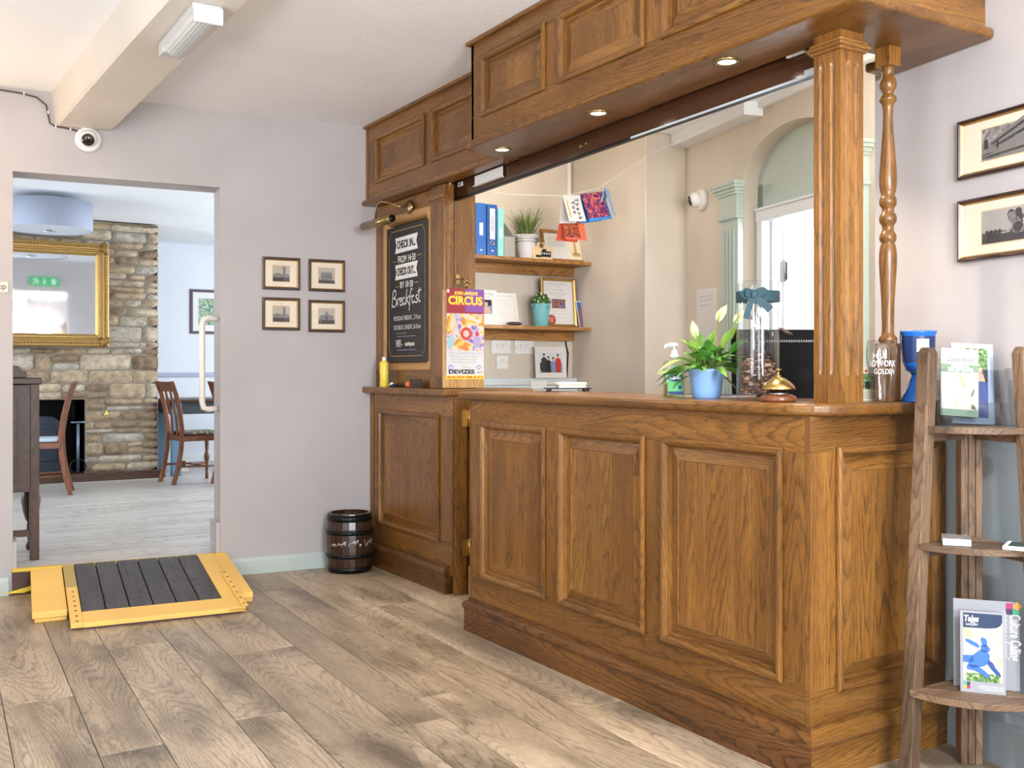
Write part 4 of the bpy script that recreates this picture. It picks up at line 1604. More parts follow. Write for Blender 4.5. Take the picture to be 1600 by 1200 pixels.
b2.box(3.262, 3.34, 5.342, 5.495, ZS1, ZS1 + .004)
o = b2.build('magazine_file', plain('grey_magazine_file', '9c9a93', .5))
tag(o, 'grey angled magazine file next to the aqua binder', 'file box')


def potted_grass():
    x, y = 3.465, 5.40
    t = thing('potted_grass', 'white lacy-rimmed pot of wispy green grass on the upper shelf', 'potted plant', (x, y, ZS1))
    b = MB()
    b.lathe([(.048, ZS1), (.050, ZS1 + .003), (.064, ZS1 + .125), (.066, ZS1 + .15), (.062, ZS1 + .15), (.058, ZS1 + .12)], (x, y), cap=True)
    b.build('pot', plain('white_metal_pot', 'd8dadd', .4), t)
    b = MB()
    for k_ in range(24):
        a = 2 * PI * k_ / 24
        for zz_ in (.112, .130):
            q = a + (.13 if zz_ > .12 else 0)
            rr = .0655 if zz_ > .12 else .0642
            b.ball((x + rr * math.cos(q), y + rr * math.sin(q), ZS1 + zz_), .0045, 1, n=6)
        b.ball((x + .066 * math.cos(a), y + .066 * math.sin(a), ZS1 + .150), .009, 0, n=8)
    b.build('lacy_rim', [plain('white_metal_lace', 'd8dadd', .4), plain('lace_hole_dark', '4a4a4e', .8)], t)
    b = MB()
    for k_ in range(230):
        a = random.uniform(0, 2 * PI)
        r0 = random.uniform(0, .045)
        ln_ = random.uniform(.10, .22)
        lean = random.uniform(.15, 1.0)
        cu = random.uniform(.2, .9)
        P_ = []
        for j in range(6):
            q = j / 5
            rad = r0 + ln_ * lean * .55 * q ** 1.5
            hh = ln_ * (q - cu * .55 * q * q * lean)
            wig = .006 * math.sin(q * 7 + k_)
            yy_ = min(.1, (rad * math.sin(a) + wig))
            P_.append((x + rad * math.cos(a) + wig, y + min(yy_, .1), ZS1 + .14 + hh))
        b.tube(P_, [.0016, .0015, .0014, .0012, .0009, .0005], random.choice((0, 0, 1, 2)), n=4)
    o = b.build('grass_blades', [GRASS, plain('yellow_green_blades', '98a25a', .6), plain('dark_green_blades', '3f5a30', .6)], t)
    o['kind'] = 'stuff'


potted_grass()
t = thing('house_ornament', 'small cream wooden house-shaped block with cottage scene on upper shelf', 'ornament', (3.54, 5.325, ZS1))
b = MB(F((3.475, 5.335, ZS1), 0))
b.prism([(0, 0), (.150, 0), (.150, .075), (.138, .085), (.095, .085), (.085, .11), (.045, .11), (.032, .085), (.0, .075)], -.025, 0)
b.build('block', plain('cream_wood_block', 'd9c29a', .6), t, bevel=.003)
b = MB(F((3.475, 5.3335, ZS1), 0))
b.rect(.06, .135, .018, .055, 0, w=.0005)
b.rect(.02, .06, .014, .028, 0, w=.0005)
b.rect(.068, .10, .04, .068, 0, w=.0006)
b.disc(.062, .09, .017, 1, w=.0005)
for k_ in range(4):
    b.rect(.066 + k_ * .017, .074 + k_ * .017, .034, .046, 2, w=.0008)
b.build('cottage_scene', [INK, plain('brown_roundel', '6a5636', .7), PAPER], t)


def sheet(name, M, wd, ht, label, cat, art, mats, th=.004, group=None, backing=PAPER):
    t = thing(name, label, cat, (M @ Vector((wd / 2, 0, 0)))[:], group)
    b = MB(M)
    b.box(0, wd, 0, ht, -th, 0)
    sh_ = b.build('sheet', backing, t)
    b = MB(M)
    art(b, wd, ht)
    b.build('printed_face', mats, sh_)
    return t


def lean(origin, deg, tilt):
    return F(origin, deg) @ Matrix.Rotation(R(-tilt), 4, 'X')


# framed certificate upper shelf
M = lean((3.60, 5.40, ZS1 + .001), 0, 14)
t = thing('framed_certificate', 'wood-framed certificate leaning on the upper shelf behind the fern', 'certificate', (3.77, 5.41, ZS1))
b = MB(M); b.frame(0, .335, 0, .215, [(0, 0), (0, .014), (.018, .014), (.018, .004)]); b.box(.003, .332, .003, .212, -.003, .001, 0, 'x')
b.build('frame', SHELFW, t)
b = MB(M)
b.rect(.017, .318, .017, .198, 0, w=.003)
b.rect(.03, .2, .03, .185, 1, w=.0034)
b.rect(.215, .312, .025, .18, 2, w=.0034)
for k_ in range(5):
    b.rect(.045, .19 - .01 * (k_ % 3), .165 - k_ * .014, .168 - k_ * .014, 3, w=.0038)
b.rect(.215, .312, .183, .193, 3, w=.0038)
b.poly([(.25, .06), (.255, .15), (.262, .165), (.27, .15), (.275, .06)], 4, w=.0038)
b.rect(.235, .30, .045, .07, 4, w=.0038)
b.build('certificate', [PAPER, plain('pale_grey_sheet', 'd8d8d2', .7), plain('cream_drawing', 'e6d6b5', .7), GREYI, plain('tan_ink', 'c0a070', .8)], t)
b = MB(M); b.rect(.015, .32, .015, .2, w=.008); b.build('glazing', GLASS, t)

# lower shelf
M = lean((3.072, 5.36, ZS2), 0, 8)


def celeb(b, w_, h):
    b.text('Celebrating', w_ * .5, h * .86, .016, 1, w=.0006, maxw=w_ * .62, shear=.4)
    b.text('amazing people', w_ * .5, h * .79, .008, 1, w=.0006, maxw=w_ * .4)
    b.rect(w_ * .25, w_ * .75, h * .32, h * .72, 2, w=.0006)
    b.rect(w_ * .25, w_ * .75, h * .55, h * .72, 3, w=.0008)
    b.disc(w_ * .5, h * .6, w_ * .08, 5, w=.001, n=14)
    b.poly([(w_ * .3, h * .34), (w_ * .7, h * .34), (w_ * .62, h * .5), (w_ * .5, h * .55), (w_ * .38, h * .5)], 5, w=.001)
    for k_ in range(3):
        b.rect(w_ * .2, w_ * .8, h * (.22 - k_ * .06), h * (.225 - k_ * .06), 4, w=.0006)


sheet('photo_card', M, .165, .222, 'white card with a small square portrait photo on the lower shelf', 'card', celeb, [PAPER, GREYI, plain('blue_grey_photo', '8090ab', .7), plain('dark_photo', '22242c', .7), plain('faint_grey', 'c6c6c6', .8), plain('photo_skin', 'c9a490', .7)])
M = lean((3.18, 5.385, ZS2), 0, 12)
b_art = lambda b, w_, h: (b.frame(.02, w_ - .02, .02, h - .02, [(0, .0006), (.002, .0006)], 1), [b.rect(.04, w_ - .06, h * .75 - k_ * .02, h * .75 + .0015 - k_ * .02, 1, w=.0008) for k_ in range(3)], b.stroke([(.09, .05), (.11, .09), (.08, .11), (.1, .07), (.13, .06), (.11, .1)], .0012, 1, w=.0008))
sheet('certificate_card', M, .225, .215, 'white bordered certificate sheet leaning behind the portrait card', 'certificate', b_art, [PAPER, plain('pale_line', 'b0b0b4', .8)])
b = MB()
b.ball((3.33, 5.325, ZS2 + .012), .014, 0, n=16, sc3=(4.2, 1, .85))
o = b.build('dark_dish', plain('dark_pebble_dish', '3f3a38', .4))
tag(o, 'long dark dish lying in front of the white certificate sheet', 'dish')


def teal_pot():
    x, y = 3.553, 5.365
    t = thing('potted_plant', 'teal metal flower pot with round clump of variegated leaves', 'potted plant', (x, y, ZS2))
    b = MB()
    b.lathe([(.046, ZS2), (.048, ZS2 + .003), (.057, ZS2 + .105), (.059, ZS2 + .12), (.0615, ZS2 + .145), (.0575, ZS2 + .145), (.054, ZS2 + .12)], (x, y), n=48)
    for k_ in range(8):
        a = 2 * PI * k_ / 8 + .2
        for r_ in (.010,):
            pts = [(x + .0605 * math.cos(a + d), y + .0605 * math.sin(a + d), ZS2 + .127 + e) for d, e in ((-.17, 0), (-.12, .009), (0, .012), (.12, .009), (.17, 0), (.12, -.009), (0, -.012), (-.12, -.009), (-.17, 0))]
            b.tube(pts, .0018, 1, n=5)
    b.build('pot', [POTT, plain('deep_teal', '3f7f8a', .4)], t)
    b = MB()
    for k_ in range(190):
        d = Vector((random.gauss(0, 1), random.gauss(0, 1), abs(random.gauss(0, 1)) * .9 + .05)).normalized()
        r = .07 * random.uniform(.7, 1)
        c_ = Vector((x, y, ZS2 + .145)) + Vector((d.x * r, d.y * r * .9, d.z * r * 1.05))
        q = Matrix.Translation(c_) @ d.to_track_quat('Z', 'Y').to_matrix().to_4x4() @ Matrix.Rotation(random.uniform(0, 6.28), 4, 'Z') @ Matrix.Rotation(random.uniform(-.7, .7), 4, 'X')
        s_ = random.uniform(.008, .014)
        b.add([(-s_ * .55, 0, 0), (0, -s_, .002), (s_ * .55, 0, 0), (0, s_, .003)], [(0, 1, 2, 3)], random.choice((0, 0, 1, 2)), M=q)
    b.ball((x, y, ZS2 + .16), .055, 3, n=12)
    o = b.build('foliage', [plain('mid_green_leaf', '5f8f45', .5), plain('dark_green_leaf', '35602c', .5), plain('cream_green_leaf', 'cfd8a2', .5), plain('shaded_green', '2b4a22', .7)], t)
    o['kind'] = 'stuff'


teal_pot()
M = lean((3.60, 5.42, ZS2 + .001), 0, 5)
t = thing('framed_certificate', 'gold-framed award certificate with a red seal on the lower shelf', 'certificate', (3.73, 5.42, ZS2))
b = MB(M); b.frame(0, .272, 0, .325, [(0, 0), (0, .014), (.006, .018), (.018, .012), (.021, .005)]); b.box(.004, .268, .004, .32, -.003, .001)
b.build('frame', GOLD, t)
b = MB(M)
b.rect(.02, .252, .02, .305, 0, w=.003)
b.text('CERTIFICATE OF EXCELLENCE', .135, .283, .008, 1, w=.0036, maxw=.14)
b.text('2019', .135, .269, .007, 1, w=.0036, maxw=.03)
b.text('The Castle', .135, .243, .011, 1, w=.0036, maxw=.07)
b.rect(.06, .21, .225, .227, 1, w=.0034); b.rect(.075, .195, .212, .214, 1, w=.0034); b.rect(.095, .175, .199, .201, 1, w=.0034)
b.rect(.082, .19, .125, .187, 2, w=.0034)
for k_ in range(3):
    b.rect(.07 + k_ * .01, .20 - k_ * .01, .108 - k_ * .02, .110 - k_ * .02, 4, w=.0034)
b.disc(.075, .048, .034, 3, w=.0036, n=24)
b.disc(.075, .048, .02, 5, w=.004, n=20)
b.build('certificate', [PAPER, GREYI, PHOTO, RED, plain('pale_line', 'b0b0b4', .8), plain('seal_pink', 'd4796a', .6)], t)
b = MB(M); b.rect(.018, .254, .018, .307, w=.008); b.build('glazing', GLASS, t)
M = lean((3.868, 5.375, ZS2), 18, 10)
sheet('postcard', M, .10, .18, 'colourful street postcard leaning at the right end of the lower shelf', 'postcard', lambda b, w_, h: (b.rect(.004, w_ - .004, .006, h - .006, 0, w=.0006), b.rect(.004, w_ - .004, h * .62, h - .006, 1, w=.0008), b.poly([(.02, h * .55), (.045, h * .85), (.06, h * .6), (.09, h * .68), (.09, h * .5), (.02, h * .4)], 0, w=.001)), [PHOTO, plain('postcard_sky', '3f6cae', .6)])

# string of cards
strp = [(2.70, 4.86, 2.16), (3.0, 4.82, 2.15), (3.32, 4.78, 2.165), (3.52, 4.70, 2.215), (3.74, 4.52, 2.40), (4.045, 4.09, 2.60)]
b = MB()
b.tube(strp, .0015, n=5)
o = b.build('card_string', plain('white_string', 'dedede', .7))
tag(o, 'thin white string strung across the office with greeting cards over it', 'string')


def tent(x0, x1, ztop, drop, m_front, m_back, label, yaw, art, mats, spread=.05, topdrop=0.0, y=4.77):
    """a folded card hung over the string"""
    t = thing('greeting_card', label, 'card', ((x0 + x1) / 2, y, ztop - drop), 'greeting cards on the string')
    wd = x1 - x0
    M_ = F((x0, y, ztop), yaw) @ Matrix.Rotation(R(math.degrees(math.atan2(-topdrop, wd))), 4, 'Z')
    A = M_ @ Matrix.Rotation(R(-math.degrees(math.asin(spread / drop))), 4, 'X')
    f_ = MB(A)
    f_.box(0, wd, -drop, 0, -.0012, 0)
    f_.build('front_leaf', m_front, t)
    B_ = M_ @ Matrix.Rotation(R(math.degrees(math.asin(spread / drop))), 4, 'X')
    g_ = MB(B_)
    g_.box(0, wd, -drop, 0, -.0012, 0)
    g_.build('back_leaf', m_back, t)
    a_ = MB(A)
    art(a_, wd, drop)
    a_.build('printed_face', mats, t)
    return t


def thank(b, w_, d):
    for k_, ch in enumerate('Thank'):
        b.text(ch, w_ * .62, -d * (.2 + k_ * .17), .026, 0, w=.0008, bold=.001, rot=-90)
    for k_, ch in enumerate('You'):
        b.text(ch, w_ * .38, -d * (.3 + k_ * .18), .026, 0, w=.0008, bold=.001, rot=-90)
    b.rect(w_ * .12, w_ * .2, -d * .85, -d * .2, 1, w=.0006)


tent(3.31, 3.43, 2.168, .165, PAPER, PAPER, 'cream thank-you card with sideways black letters, leftmost on the string', 0, thank, [INK, plain('ochre_strip', 'd9b070', .8)], topdrop=-.01)
tent(3.435, 3.60, 2.185, .175, BBLUE, BBLUE, 'bright blue card with purple and orange writing on the string', 0, lambda b, w_, d: b.rect(0, w_ * .93, -d * .9, 0, 0, w=.0006), [CARDP], topdrop=-.03, y=4.765)
t = tent(3.36, 3.515, 2.07, .155, CORAL, CORAL, 'coral card with bold black print hanging below the other cards', 0, lambda b, w_, d: b.rect(0, w_ * .72, -d * .93, -.005, 0, w=.0006), [CARDQ], y=4.86)
tent(3.575, 3.655, 2.228, .16, SKYB, SKYB, 'plain pale blue card at the right end of the row on the string', 35, lambda b, w_, d: b.rect(.001, w_ - .001, -d + .002, -.002, 0, w=.0005), [SKYB], y=4.72, spread=.045, topdrop=.0)

# switches, trunking, conduit, cable
def switchplate(x, z, w_, gangs, label, group='switch plates under the lower shelf'):
    t = thing('light_switch', label, 'switch', (x + w_ / 2, 5.52, z), group)
    M_ = F((x, 5.519, z), 0)
    b = MB(M_)
    b.box(0, w_, 0, .088, 0, .009)
    pt_ = b.build('plate', WHITE, t, bevel=.003)
    for g_ in range(gangs):
        cx_ = w_ * (.5 if gangs == 1 else (.36, .64)[g_])
        b = MB(M_ @ Matrix.Translation((cx_, .046, .009)) @ Matrix.Rotation(R(7), 4, 'X'))
        b.box(-.011, .011, -.014, .014, 0, .004)
        b.frame(-.013, .013, -.016, .016, [(0, .0003), (.0015, .0003)], 1)
        b.build('rocker', [WHITE, GREYI], pt_, bevel=.001)
    b = MB(M_)
    for xx in (.012, w_ - .012):
        b.disc(xx, .044, .003, 0, w=.0094, n=10)
    b.build('screw_heads', INK, pt_)


switchplate(3.272, 1.262, .148, 2, 'white double switch plate, left one under the lower shelf')
switchplate(3.448, 1.262, .148, 2, 'white double switch plate, right one under the lower shelf')
switchplate(3.310, 1.163, .088, 1, 'white single switch plate beneath the left double switch')
t = thing('dado_trunking', 'pale blue-white cable trunking along the office wall above the counter', 'trunking', (3.4, 5.5, 1.02))
b = MB()
b.box(3.02, 3.93, 5.465, 5.519, 1.06, 1.105)
b.box(3.02, 3.93, 5.46, 5.519, 1.005, 1.058)
b.build('cover', plain('trunking_plastic', 'cfd9dd', .4), t, bevel=.003)
b = MB()
b.box(3.53, 3.66, 5.452, 5.46, 1.035, 1.092)
b.build('outlet', WHITE, t, bevel=.002)
b = MB()
b.box(3.862, 3.885, 5.50, 5.519, ZS1 + .001, H0 - .01)
b.box(3.858, 3.889, 5.496, 5.519, 2.10, 2.19)
o = b.build('conduit', WHITE, bevel=.003)
tag(o, 'white cable conduit running up the office corner from the upper shelf', 'conduit')
b = MB()
b.tube([(3.845, 5.508, ZS2 - .03), (3.852, 5.508, 1.32), (3.868, 5.508, 1.27), (3.862, 5.508, 1.2), (3.858, 5.508, 1.108)], .005)
o = b.build('power_cable', BLACK)
tag(o, 'black cable hanging from the lower office shelf to the trunking', 'cable')

# photo print of four people
M = lean((3.565, 5.44, 1.106), 0, 4)
t = thing('photo_print', 'white-bordered photo of four people standing on the trunking', 'photograph', (3.69, 5.44, 1.106))
b = MB(M); b.box(0, .245, 0, .205, -.004, 0); b.build('sheet', PAPER, t)
b = MB(M)
b.rect(.035, .21, .035, .165, 0, w=.0006)
b.rect(.035, .21, .035, .10, 1, w=.0008)
b.rect(.035, .075, .05, .10, 2, w=.001)
for x_, h_, m_ in ((.068, .148, 2), (.102, .13, 3), (.140, .125, 4), (.178, .145, 5)):
    b.poly([(x_ - .02, .036), (x_ + .02, .036), (x_ + .022, h_ - .025), (x_ + .006, h_ - .012), (x_ - .006, h_ - .012), (x_ - .022, h_ - .025)], m_, w=.0014)
    b.disc(x_, h_, .0085, 6, w=.0018, n=12, ry=.011)
    b.poly([(x_ - .0085, h_ + .001), (x_ + .0085, h_ + .001), (x_ + .006, h_ + .012), (x_ - .006, h_ + .012)], 3, w=.002)
b.build('printed_face', [plain('pale_window_photo', 'cdd3da', .7), plain('grey_room_photo', '8a8b90', .7), plain('charcoal_shirt', '33363c', .7), plain('dark_brown_dress', '2d211f', .7), plain('blue_print_dress', '7c93b8', .7), plain('red_shirt', 'c03a32', .7), plain('skin_photo', 'd3a38a', .7)], t)

# notice on the office back wall
b = MB(BW @ Matrix.Translation((.145, 1.33, .0)))
b.box(0, .235, 0, .315, 0, .002)
b.rect(.03, .2, .268, .270, 1, w=.003)
for k_ in range(2):
    b.rect(.03, .19 - k_ * .03, .245 - k_ * .03, .2475 - k_ * .03, 1, w=.003)
o = b.build('notice_sheet', [PAPER, GREYI])
tag(o, 'white sheet of paper pinned to the office back wall behind the peace lily', 'notice')

# ============================================================ ON THE COUNTER
Z = 1.058
# peace lily
lx, ly = 2.36, 2.545
lily = thing('peace_lily', 'peace lily with glossy leaves in a plain blue-grey pot on the worktop', 'potted plant', (lx, ly, Z))
b = MB()
b.lathe([(.044, Z), (.046, Z + .002), (.0485, Z + .016), (.059, Z + .088), (.060, Z + .092), (.060, Z + .10), (.056, Z + .10), (.054, Z + .08)], (lx, ly), n=44)
b.build('pot', POTB, lily)
b = MB()
b.lathe([(.053, Z + .085), (.03, Z + .09), (.001, Z + .092)], (lx, ly), cap=False)
b.build('soil', plain('dark_soil', '2c2018', .9), lily)
Rv = Vector((math.cos(ANG), -math.sin(ANG), 0))
Fv = Vector((math.sin(ANG), math.cos(ANG), 0))


def leaf(mb, base, d, ln_, wd, droop, m=0, stem=.4, tone=None, twist=0.0):
    d = Vector(d).normalized()
    side = d.cross(Vector((0, 0, 1)))
    if side.length < .1:
        side = Rv.copy()
    side = (Matrix.Rotation(twist, 3, d) @ side.normalized())
    up = side.cross(d).normalized()
    P_ = []
    n_ = 11
    for i in range(n_ + 1):
        q = i / n_
        P_.append(Vector(base) + d * ln_ * q + Vector((0, 0, -1)) * droop * ln_ * q * q + up * .0)
    ks = int(n_ * stem)
    mb.tube(P_[:ks + 1], .0017, 1, n=5)
    vs, fs = [], []
    m_ = n_ - ks
    for i in range(m_ + 1):
        q = i / m_
        w_ = wd * (math.sin(PI * min(1, q * 1.05) ** .8) ** .9 if q < .95 else 0) * .5
        p = P_[ks + i]
        fold = w_ * .35
        wav = math.sin(q * 9 + ln_ * 90) * w_ * .08
        vs += [p - side * w_ + up * (fold + wav), p, p + side * w_ + up * (fold - wav)]
    for i in range(m_):
        fs += [(3 * i, 3 * i + 1, 3 * i + 4, 3 * i + 3), (3 * i + 1, 3 * i + 2, 3 * i + 5, 3 * i + 4)]
    mb.add(vs, fs, m, smooth=True, tone=tone)


b0 = Vector((lx, ly, Z + .09))
for k_ in range(92):
    a = random.uniform(0, 2 * PI)
    el = random.uniform(.3, 1.45)
    ln_ = random.uniform(.11, .205) * (1.0 if el > .6 else .9)
    dr = Vector((math.cos(a) * math.cos(el), math.sin(a) * math.cos(el), math.sin(el)))
    b = MB()
    leaf(b, b0 + Vector((random.uniform(-.025, .025), random.uniform(-.025, .025), 0)), dr, ln_, random.uniform(.024, .042), random.uniform(.15, .6), 0, random.uniform(.4, .6), tone=random.choice((0, 0, .1, .25, .5)), twist=random.uniform(-.6, .6))
    b.build('leaf', [LEAFM, GRASS], lily)
# named long leaves that give the plant its outline: (right, up, towards)
for dx, dz, ln_, dp, wd, tn in ((-.75, .62, .235, .62, .040, .75), (-.95, .30, .19, .55, .035, .1), (-.98, .12, .19, .15, .028, .6), (-.55, .85, .20, .25, .036, .4), (-.2, 1, .20, .2, .036, .15),
                            (.55, .95, .21, .1, .040, .6), (.75, .75, .17, .4, .045, .2), (.95, .35, .15, .5, .05, .1), (.9, .05, .12, .8, .05, 0), (-.9, .02, .13, .5, .035, .2), (.15, 1, .16, .3, .05, 0), (.4, .8, .15, .5, .055, .05)):
    b = MB()
    leaf(b, b0, Rv * dx + Vector((0, 0, dz)) - Fv * (random.uniform(-.1, .3) if dx > -.8 else -.65), ln_, wd, dp, 0, .5, tone=tn, twist=random.uniform(-.9, .2))
    b.build('leaf', [LEAFM, GRASS], lily)
for dx, dz, h in ((.28, 1, .235), (-.42, .9, .16), (.72, 1, .255)):
    b = MB()
    d = (Rv * dx * .8 + Vector((0, 0, dz))).normalized()
    e = b0 + d * h * .75
    b.tube([b0, b0 + d * h * .4, e], .0016, 0, n=6)
    leaf(b, e - d * .004, (d * 1 + Rv * .25).normalized(), .075, .034, .1, 1, 0, tone=1, twist=.9)
    b.tube([e, e + d * .03], [.004, .003], 2, n=8)
    b.build('flower', [GRASS, plain('pale_green_spathe', 'd3dda2', .5), plain('spadix_green', 'a3b060', .6)], lily)

# tall glass vase with ribbon
vx, vy = 2.352, 2.30
vase = thing('glass_vase', 'tall clear glass vase with teal ribbon holding twigs and brown potpourri', 'vase', (vx, vy, Z))
b = MB()
b.lathe([(.058, Z + .001), (.066, Z + .004), (.067, Z + .02), (.067, Z + .27), (.066, Z + .30), (.064, Z + .325), (.0635, Z + .345), (.068, Z + .372), (.0685, Z + .376), (.065, Z + .374), (.060, Z + .345), (.062, Z + .3), (.0635, Z + .27), (.0635, Z + .025), (.055, Z + .018), (.001, Z + .016)], (vx, vy), n=56, cap=True)
b.build('glass_wall', VGLASS, vase)
b = MB()
b.lathe([(.0685, Z + .312), (.0685, Z + .345)], (vx, vy), n=56, cap=False)
b.build('ribbon_band', TEAL, vase)
bow = MB(Matrix.Translation(Vector((vx, vy, Z + .33)) - Fv * .068 - Rv * .032) @ F((0, 0, 0), -math.degrees(ANG)))


def band(pts, wd, m=0):
    vs, fs = [], []
    for i, (x_, y_, z_) in enumerate(pts):
        p, n_ = pts[max(0, i - 1)], pts[min(len(pts) - 1, i + 1)]
        d = Vector((n_[0] - p[0], n_[1] - p[1], 0))
        d = d.normalized() if d.length > 1e-6 else Vector((1, 0, 0))
        nn = Vector((-d.y, d.x, 0)) * wd * .5
        vs += [Vector((x_, y_, z_)) + nn, Vector((x_, y_, z_)) - nn]
    bow.add(vs, [(2 * i, 2 * i + 1, 2 * i + 3, 2 * i + 2) for i in range(len(pts) - 1)], m, smooth=True)


band([(0, 0, .004), (-.012, .004, .012), (-.026, .008, .016), (-.034, .006, .010), (-.026, .0, .004), (-.012, -.001, .003), (0, 0, .003)], .026)
band([(0, 0, .004), (.014, .006, .012), (.030, .012, .016), (.040, .012, .010), (.028, .004, .004), (.012, 0, .003), (0, 0, .003)], .026)
band([(-.002, -.004, .004), (-.010, -.028, .010), (-.020, -.055, .012), (-.024, -.075, .010)], .020)
band([(.004, -.004, .004), (.022, -.022, .010), (.040, -.036, .012), (.052, -.048, .010)], .024)
bow.box(-.006, .006, -.008, .009, .001, .014)
bow.build('bow', TEAL, vase)
b = MB()
for k_ in range(170):
    r, a = .054 * math.sqrt(random.random()), random.uniform(0, 2 * PI)
    z_ = Z + .022 + random.random() * (.115 + .02 * math.sin(a * 2))
    b.ball((vx + r * math.cos(a), vy + r * math.sin(a), z_), random.uniform(.006, .012), random.choice((0, 0, 0, 1)), n=6, sc3=(1, 1, random.uniform(.3, .9)), jit=.5)
o = b.build('potpourri', [BARK, plain('pink_beige_petals', 'b0897a', .8)], vase)
o['kind'] = 'stuff'
for dx, dy, sg in ((-.030, 0, 1), (.034, .01, -1), (-.01, .02, 1), (.015, -.02, -1)):
    b = MB()
    P_ = []
    for j in range(12):
        q = j / 11
        P_.append((vx + dx * (.2 + .8 * q) + .006 * math.sin(q * 9 + dx * 99), vy + dy + .006 * math.cos(q * 7), Z + .06 + q * (.27 if abs(dx) > .02 else .17)))
    b.tube(P_, [.0028 - .0017 * j / 11 for j in range(12)], n=6)
    for j in (4, 6, 8):
        b.tube([P_[j], (P_[j][0] + sg * .012, P_[j][1], P_[j][2] + .012), (P_[j][0] + sg * .018, P_[j][1], P_[j][2] + .03)], [.0014, .001, .0006], n=5)
    b.build('twig', BLACK if dx > 0 else plain('dark_twig', '2d241f', .7), vase)
b = MB()
b.tube([(vx + .03, vy - .05, Z + .222), (vx + .055, vy - .045, Z + .228), (vx + .075, vy - .052, Z + .216), (vx + .095, vy - .06, Z + .208)], [.001, .004, .007, .001], n=6)
b.build('dried_petal', plain('dusty_brown_petal', '7b6a62', .8), vase)

# brass reception bell
bx, by = 2.258, 2.125
bell = thing('reception_bell', 'brass push bell on a round turned wooden base near the counter corner', 'bell', (bx, by, Z))
b = MB()
b.lathe([(.050, Z), (.0535, Z + .004), (.0535, Z + .012), (.049, Z + .019), (.043, Z + .021), (.040, Z + .023), (.001, Z + .023)], (bx, by), n=44)
b.build('base', MAHOG, bell)
b = MB()
b.lathe([(.030, Z + .023), (.026, Z + .028), (.022, Z + .036), (.012, Z + .040), (.001, Z + .040)], (bx, by))
b.build('mechanism', STEEL, bell)
b = MB()
b.lathe([(.0495, Z + .038), (.050, Z + .040), (.047, Z + .047), (.040, Z + .056), (.030, Z + .064), (.018, Z + .071), (.009, Z + .074), (.001, Z + .075)], (bx, by), n=44, cap=False)
b.build('dome', BRASS, bell)
b = MB()
b.lathe([(.009, Z + .073), (.009, Z + .078), (.0035, Z + .081), (.0035, Z + .094), (.010, Z + .095), (.010, Z + .099), (.001, Z + .099)], (bx, by), n=20)
b.build('plunger', BRASS, bell)

# hand sanitiser
sx_, sy_ = 2.335, 2.68
san = thing('hand_gel_bottle', 'clear pump bottle of hand gel with green label left of the peace lily', 'bottle', (sx_, sy_, Z))
SM = PF((sx_, sy_, Z), -math.degrees(ANG) + 8)
b = MB(SM)


def rr(w_, d, r, z, n_=5):
    pts = []
    for cx_, cy_, a0 in ((w_ - r, d - r, 0), (-w_ + r, d - r, 90), (-w_ + r, -d + r, 180), (w_ - r, -d + r, 270)):
        for i in range(n_ + 1):
            a = R(a0 + 90 * i / n_)
            pts.append((cx_ + r * math.cos(a), cy_ + r * math.sin(a), z))
    return pts


b.rings([rr(.036, .019, .01, 0), rr(.038, .021, .012, .004), rr(.038, .021, .012, .118), rr(.032, .017, .012, .128), rr(.014, .013, .012, .134), rr(.014, .013, .012, .140)])
b.build('bottle', thinglass('gel_plastic', (.88, .95, .88), .06, extra=.06), san)
b = MB(SM)
b.rings([rr(.034, .017, .01, .004), rr(.034, .017, .01, .08)])
b.build('gel', thinglass('clear_gel', (.86, .97, .84), .05), san)
b = MB(F((SM @ Vector((0, -.0215, 0)))[:], -math.degrees(ANG) + 8))
b.rect(-.029, .024, .012, .095, 0, w=.0006)
b.disc(-.003, .070, .026, 1, w=.001, ry=.014, n=28)
b.text('Carex', -.003, .064, .013, 2, w=.0016, bold=.0006, maxw=.042)
b.rect(-.029, .024, .012, .022, 1, w=.001)
b.disc(.013, .036, .007, 1, w=.001, n=14)
b.rect(-.02, .01, .104, .110, 3, w=.0008)
b.build('label', [GREENP, plain('navy_print', '17356f', .6), WHITE, plain('teal_grey_print', '6f9a96', .7)], san)
b = MB(SM)
b.lathe([(.015, .138), (.015, .150), (.010, .152), (.010, .165), (.004, .166), (.004, .178)], (0, 0), n=20)
b.tube([(.012, 0, .182), (-.012, 0, .185), (-.032, 0, .180), (-.036, 0, .172)], [.008, .008, .005, .004])
b.build('pump', plain('translucent_pump', 'd5dcd8', .3), san)
b = MB(PF((2.40, 2.80, Z), -20))
b.box(0, .022, 0, .012, 0, .045, 0, 'z')
b.box(.004, .018, -.001, 0, .004, .041, 1)
o = b.build('wooden_tag', [SHELFW, PAPER])
tag(o, 'tiny wooden framed tag standing left of the hand gel bottle', 'tag')
b = MB(PF((2.44, 2.80, Z), -70))
b.box(0, .26, 0, .13, 0, .006)
b.box(-.0, .26, .0, .13, .006, .0075, 1)
o = b.build('notepad', [PAPER, plain('navy_cover', '27365a', .6)], bevel=.001)
tag(o, 'dark blue covered pad lying flat on the worktop left of the hand gel', 'notepad')

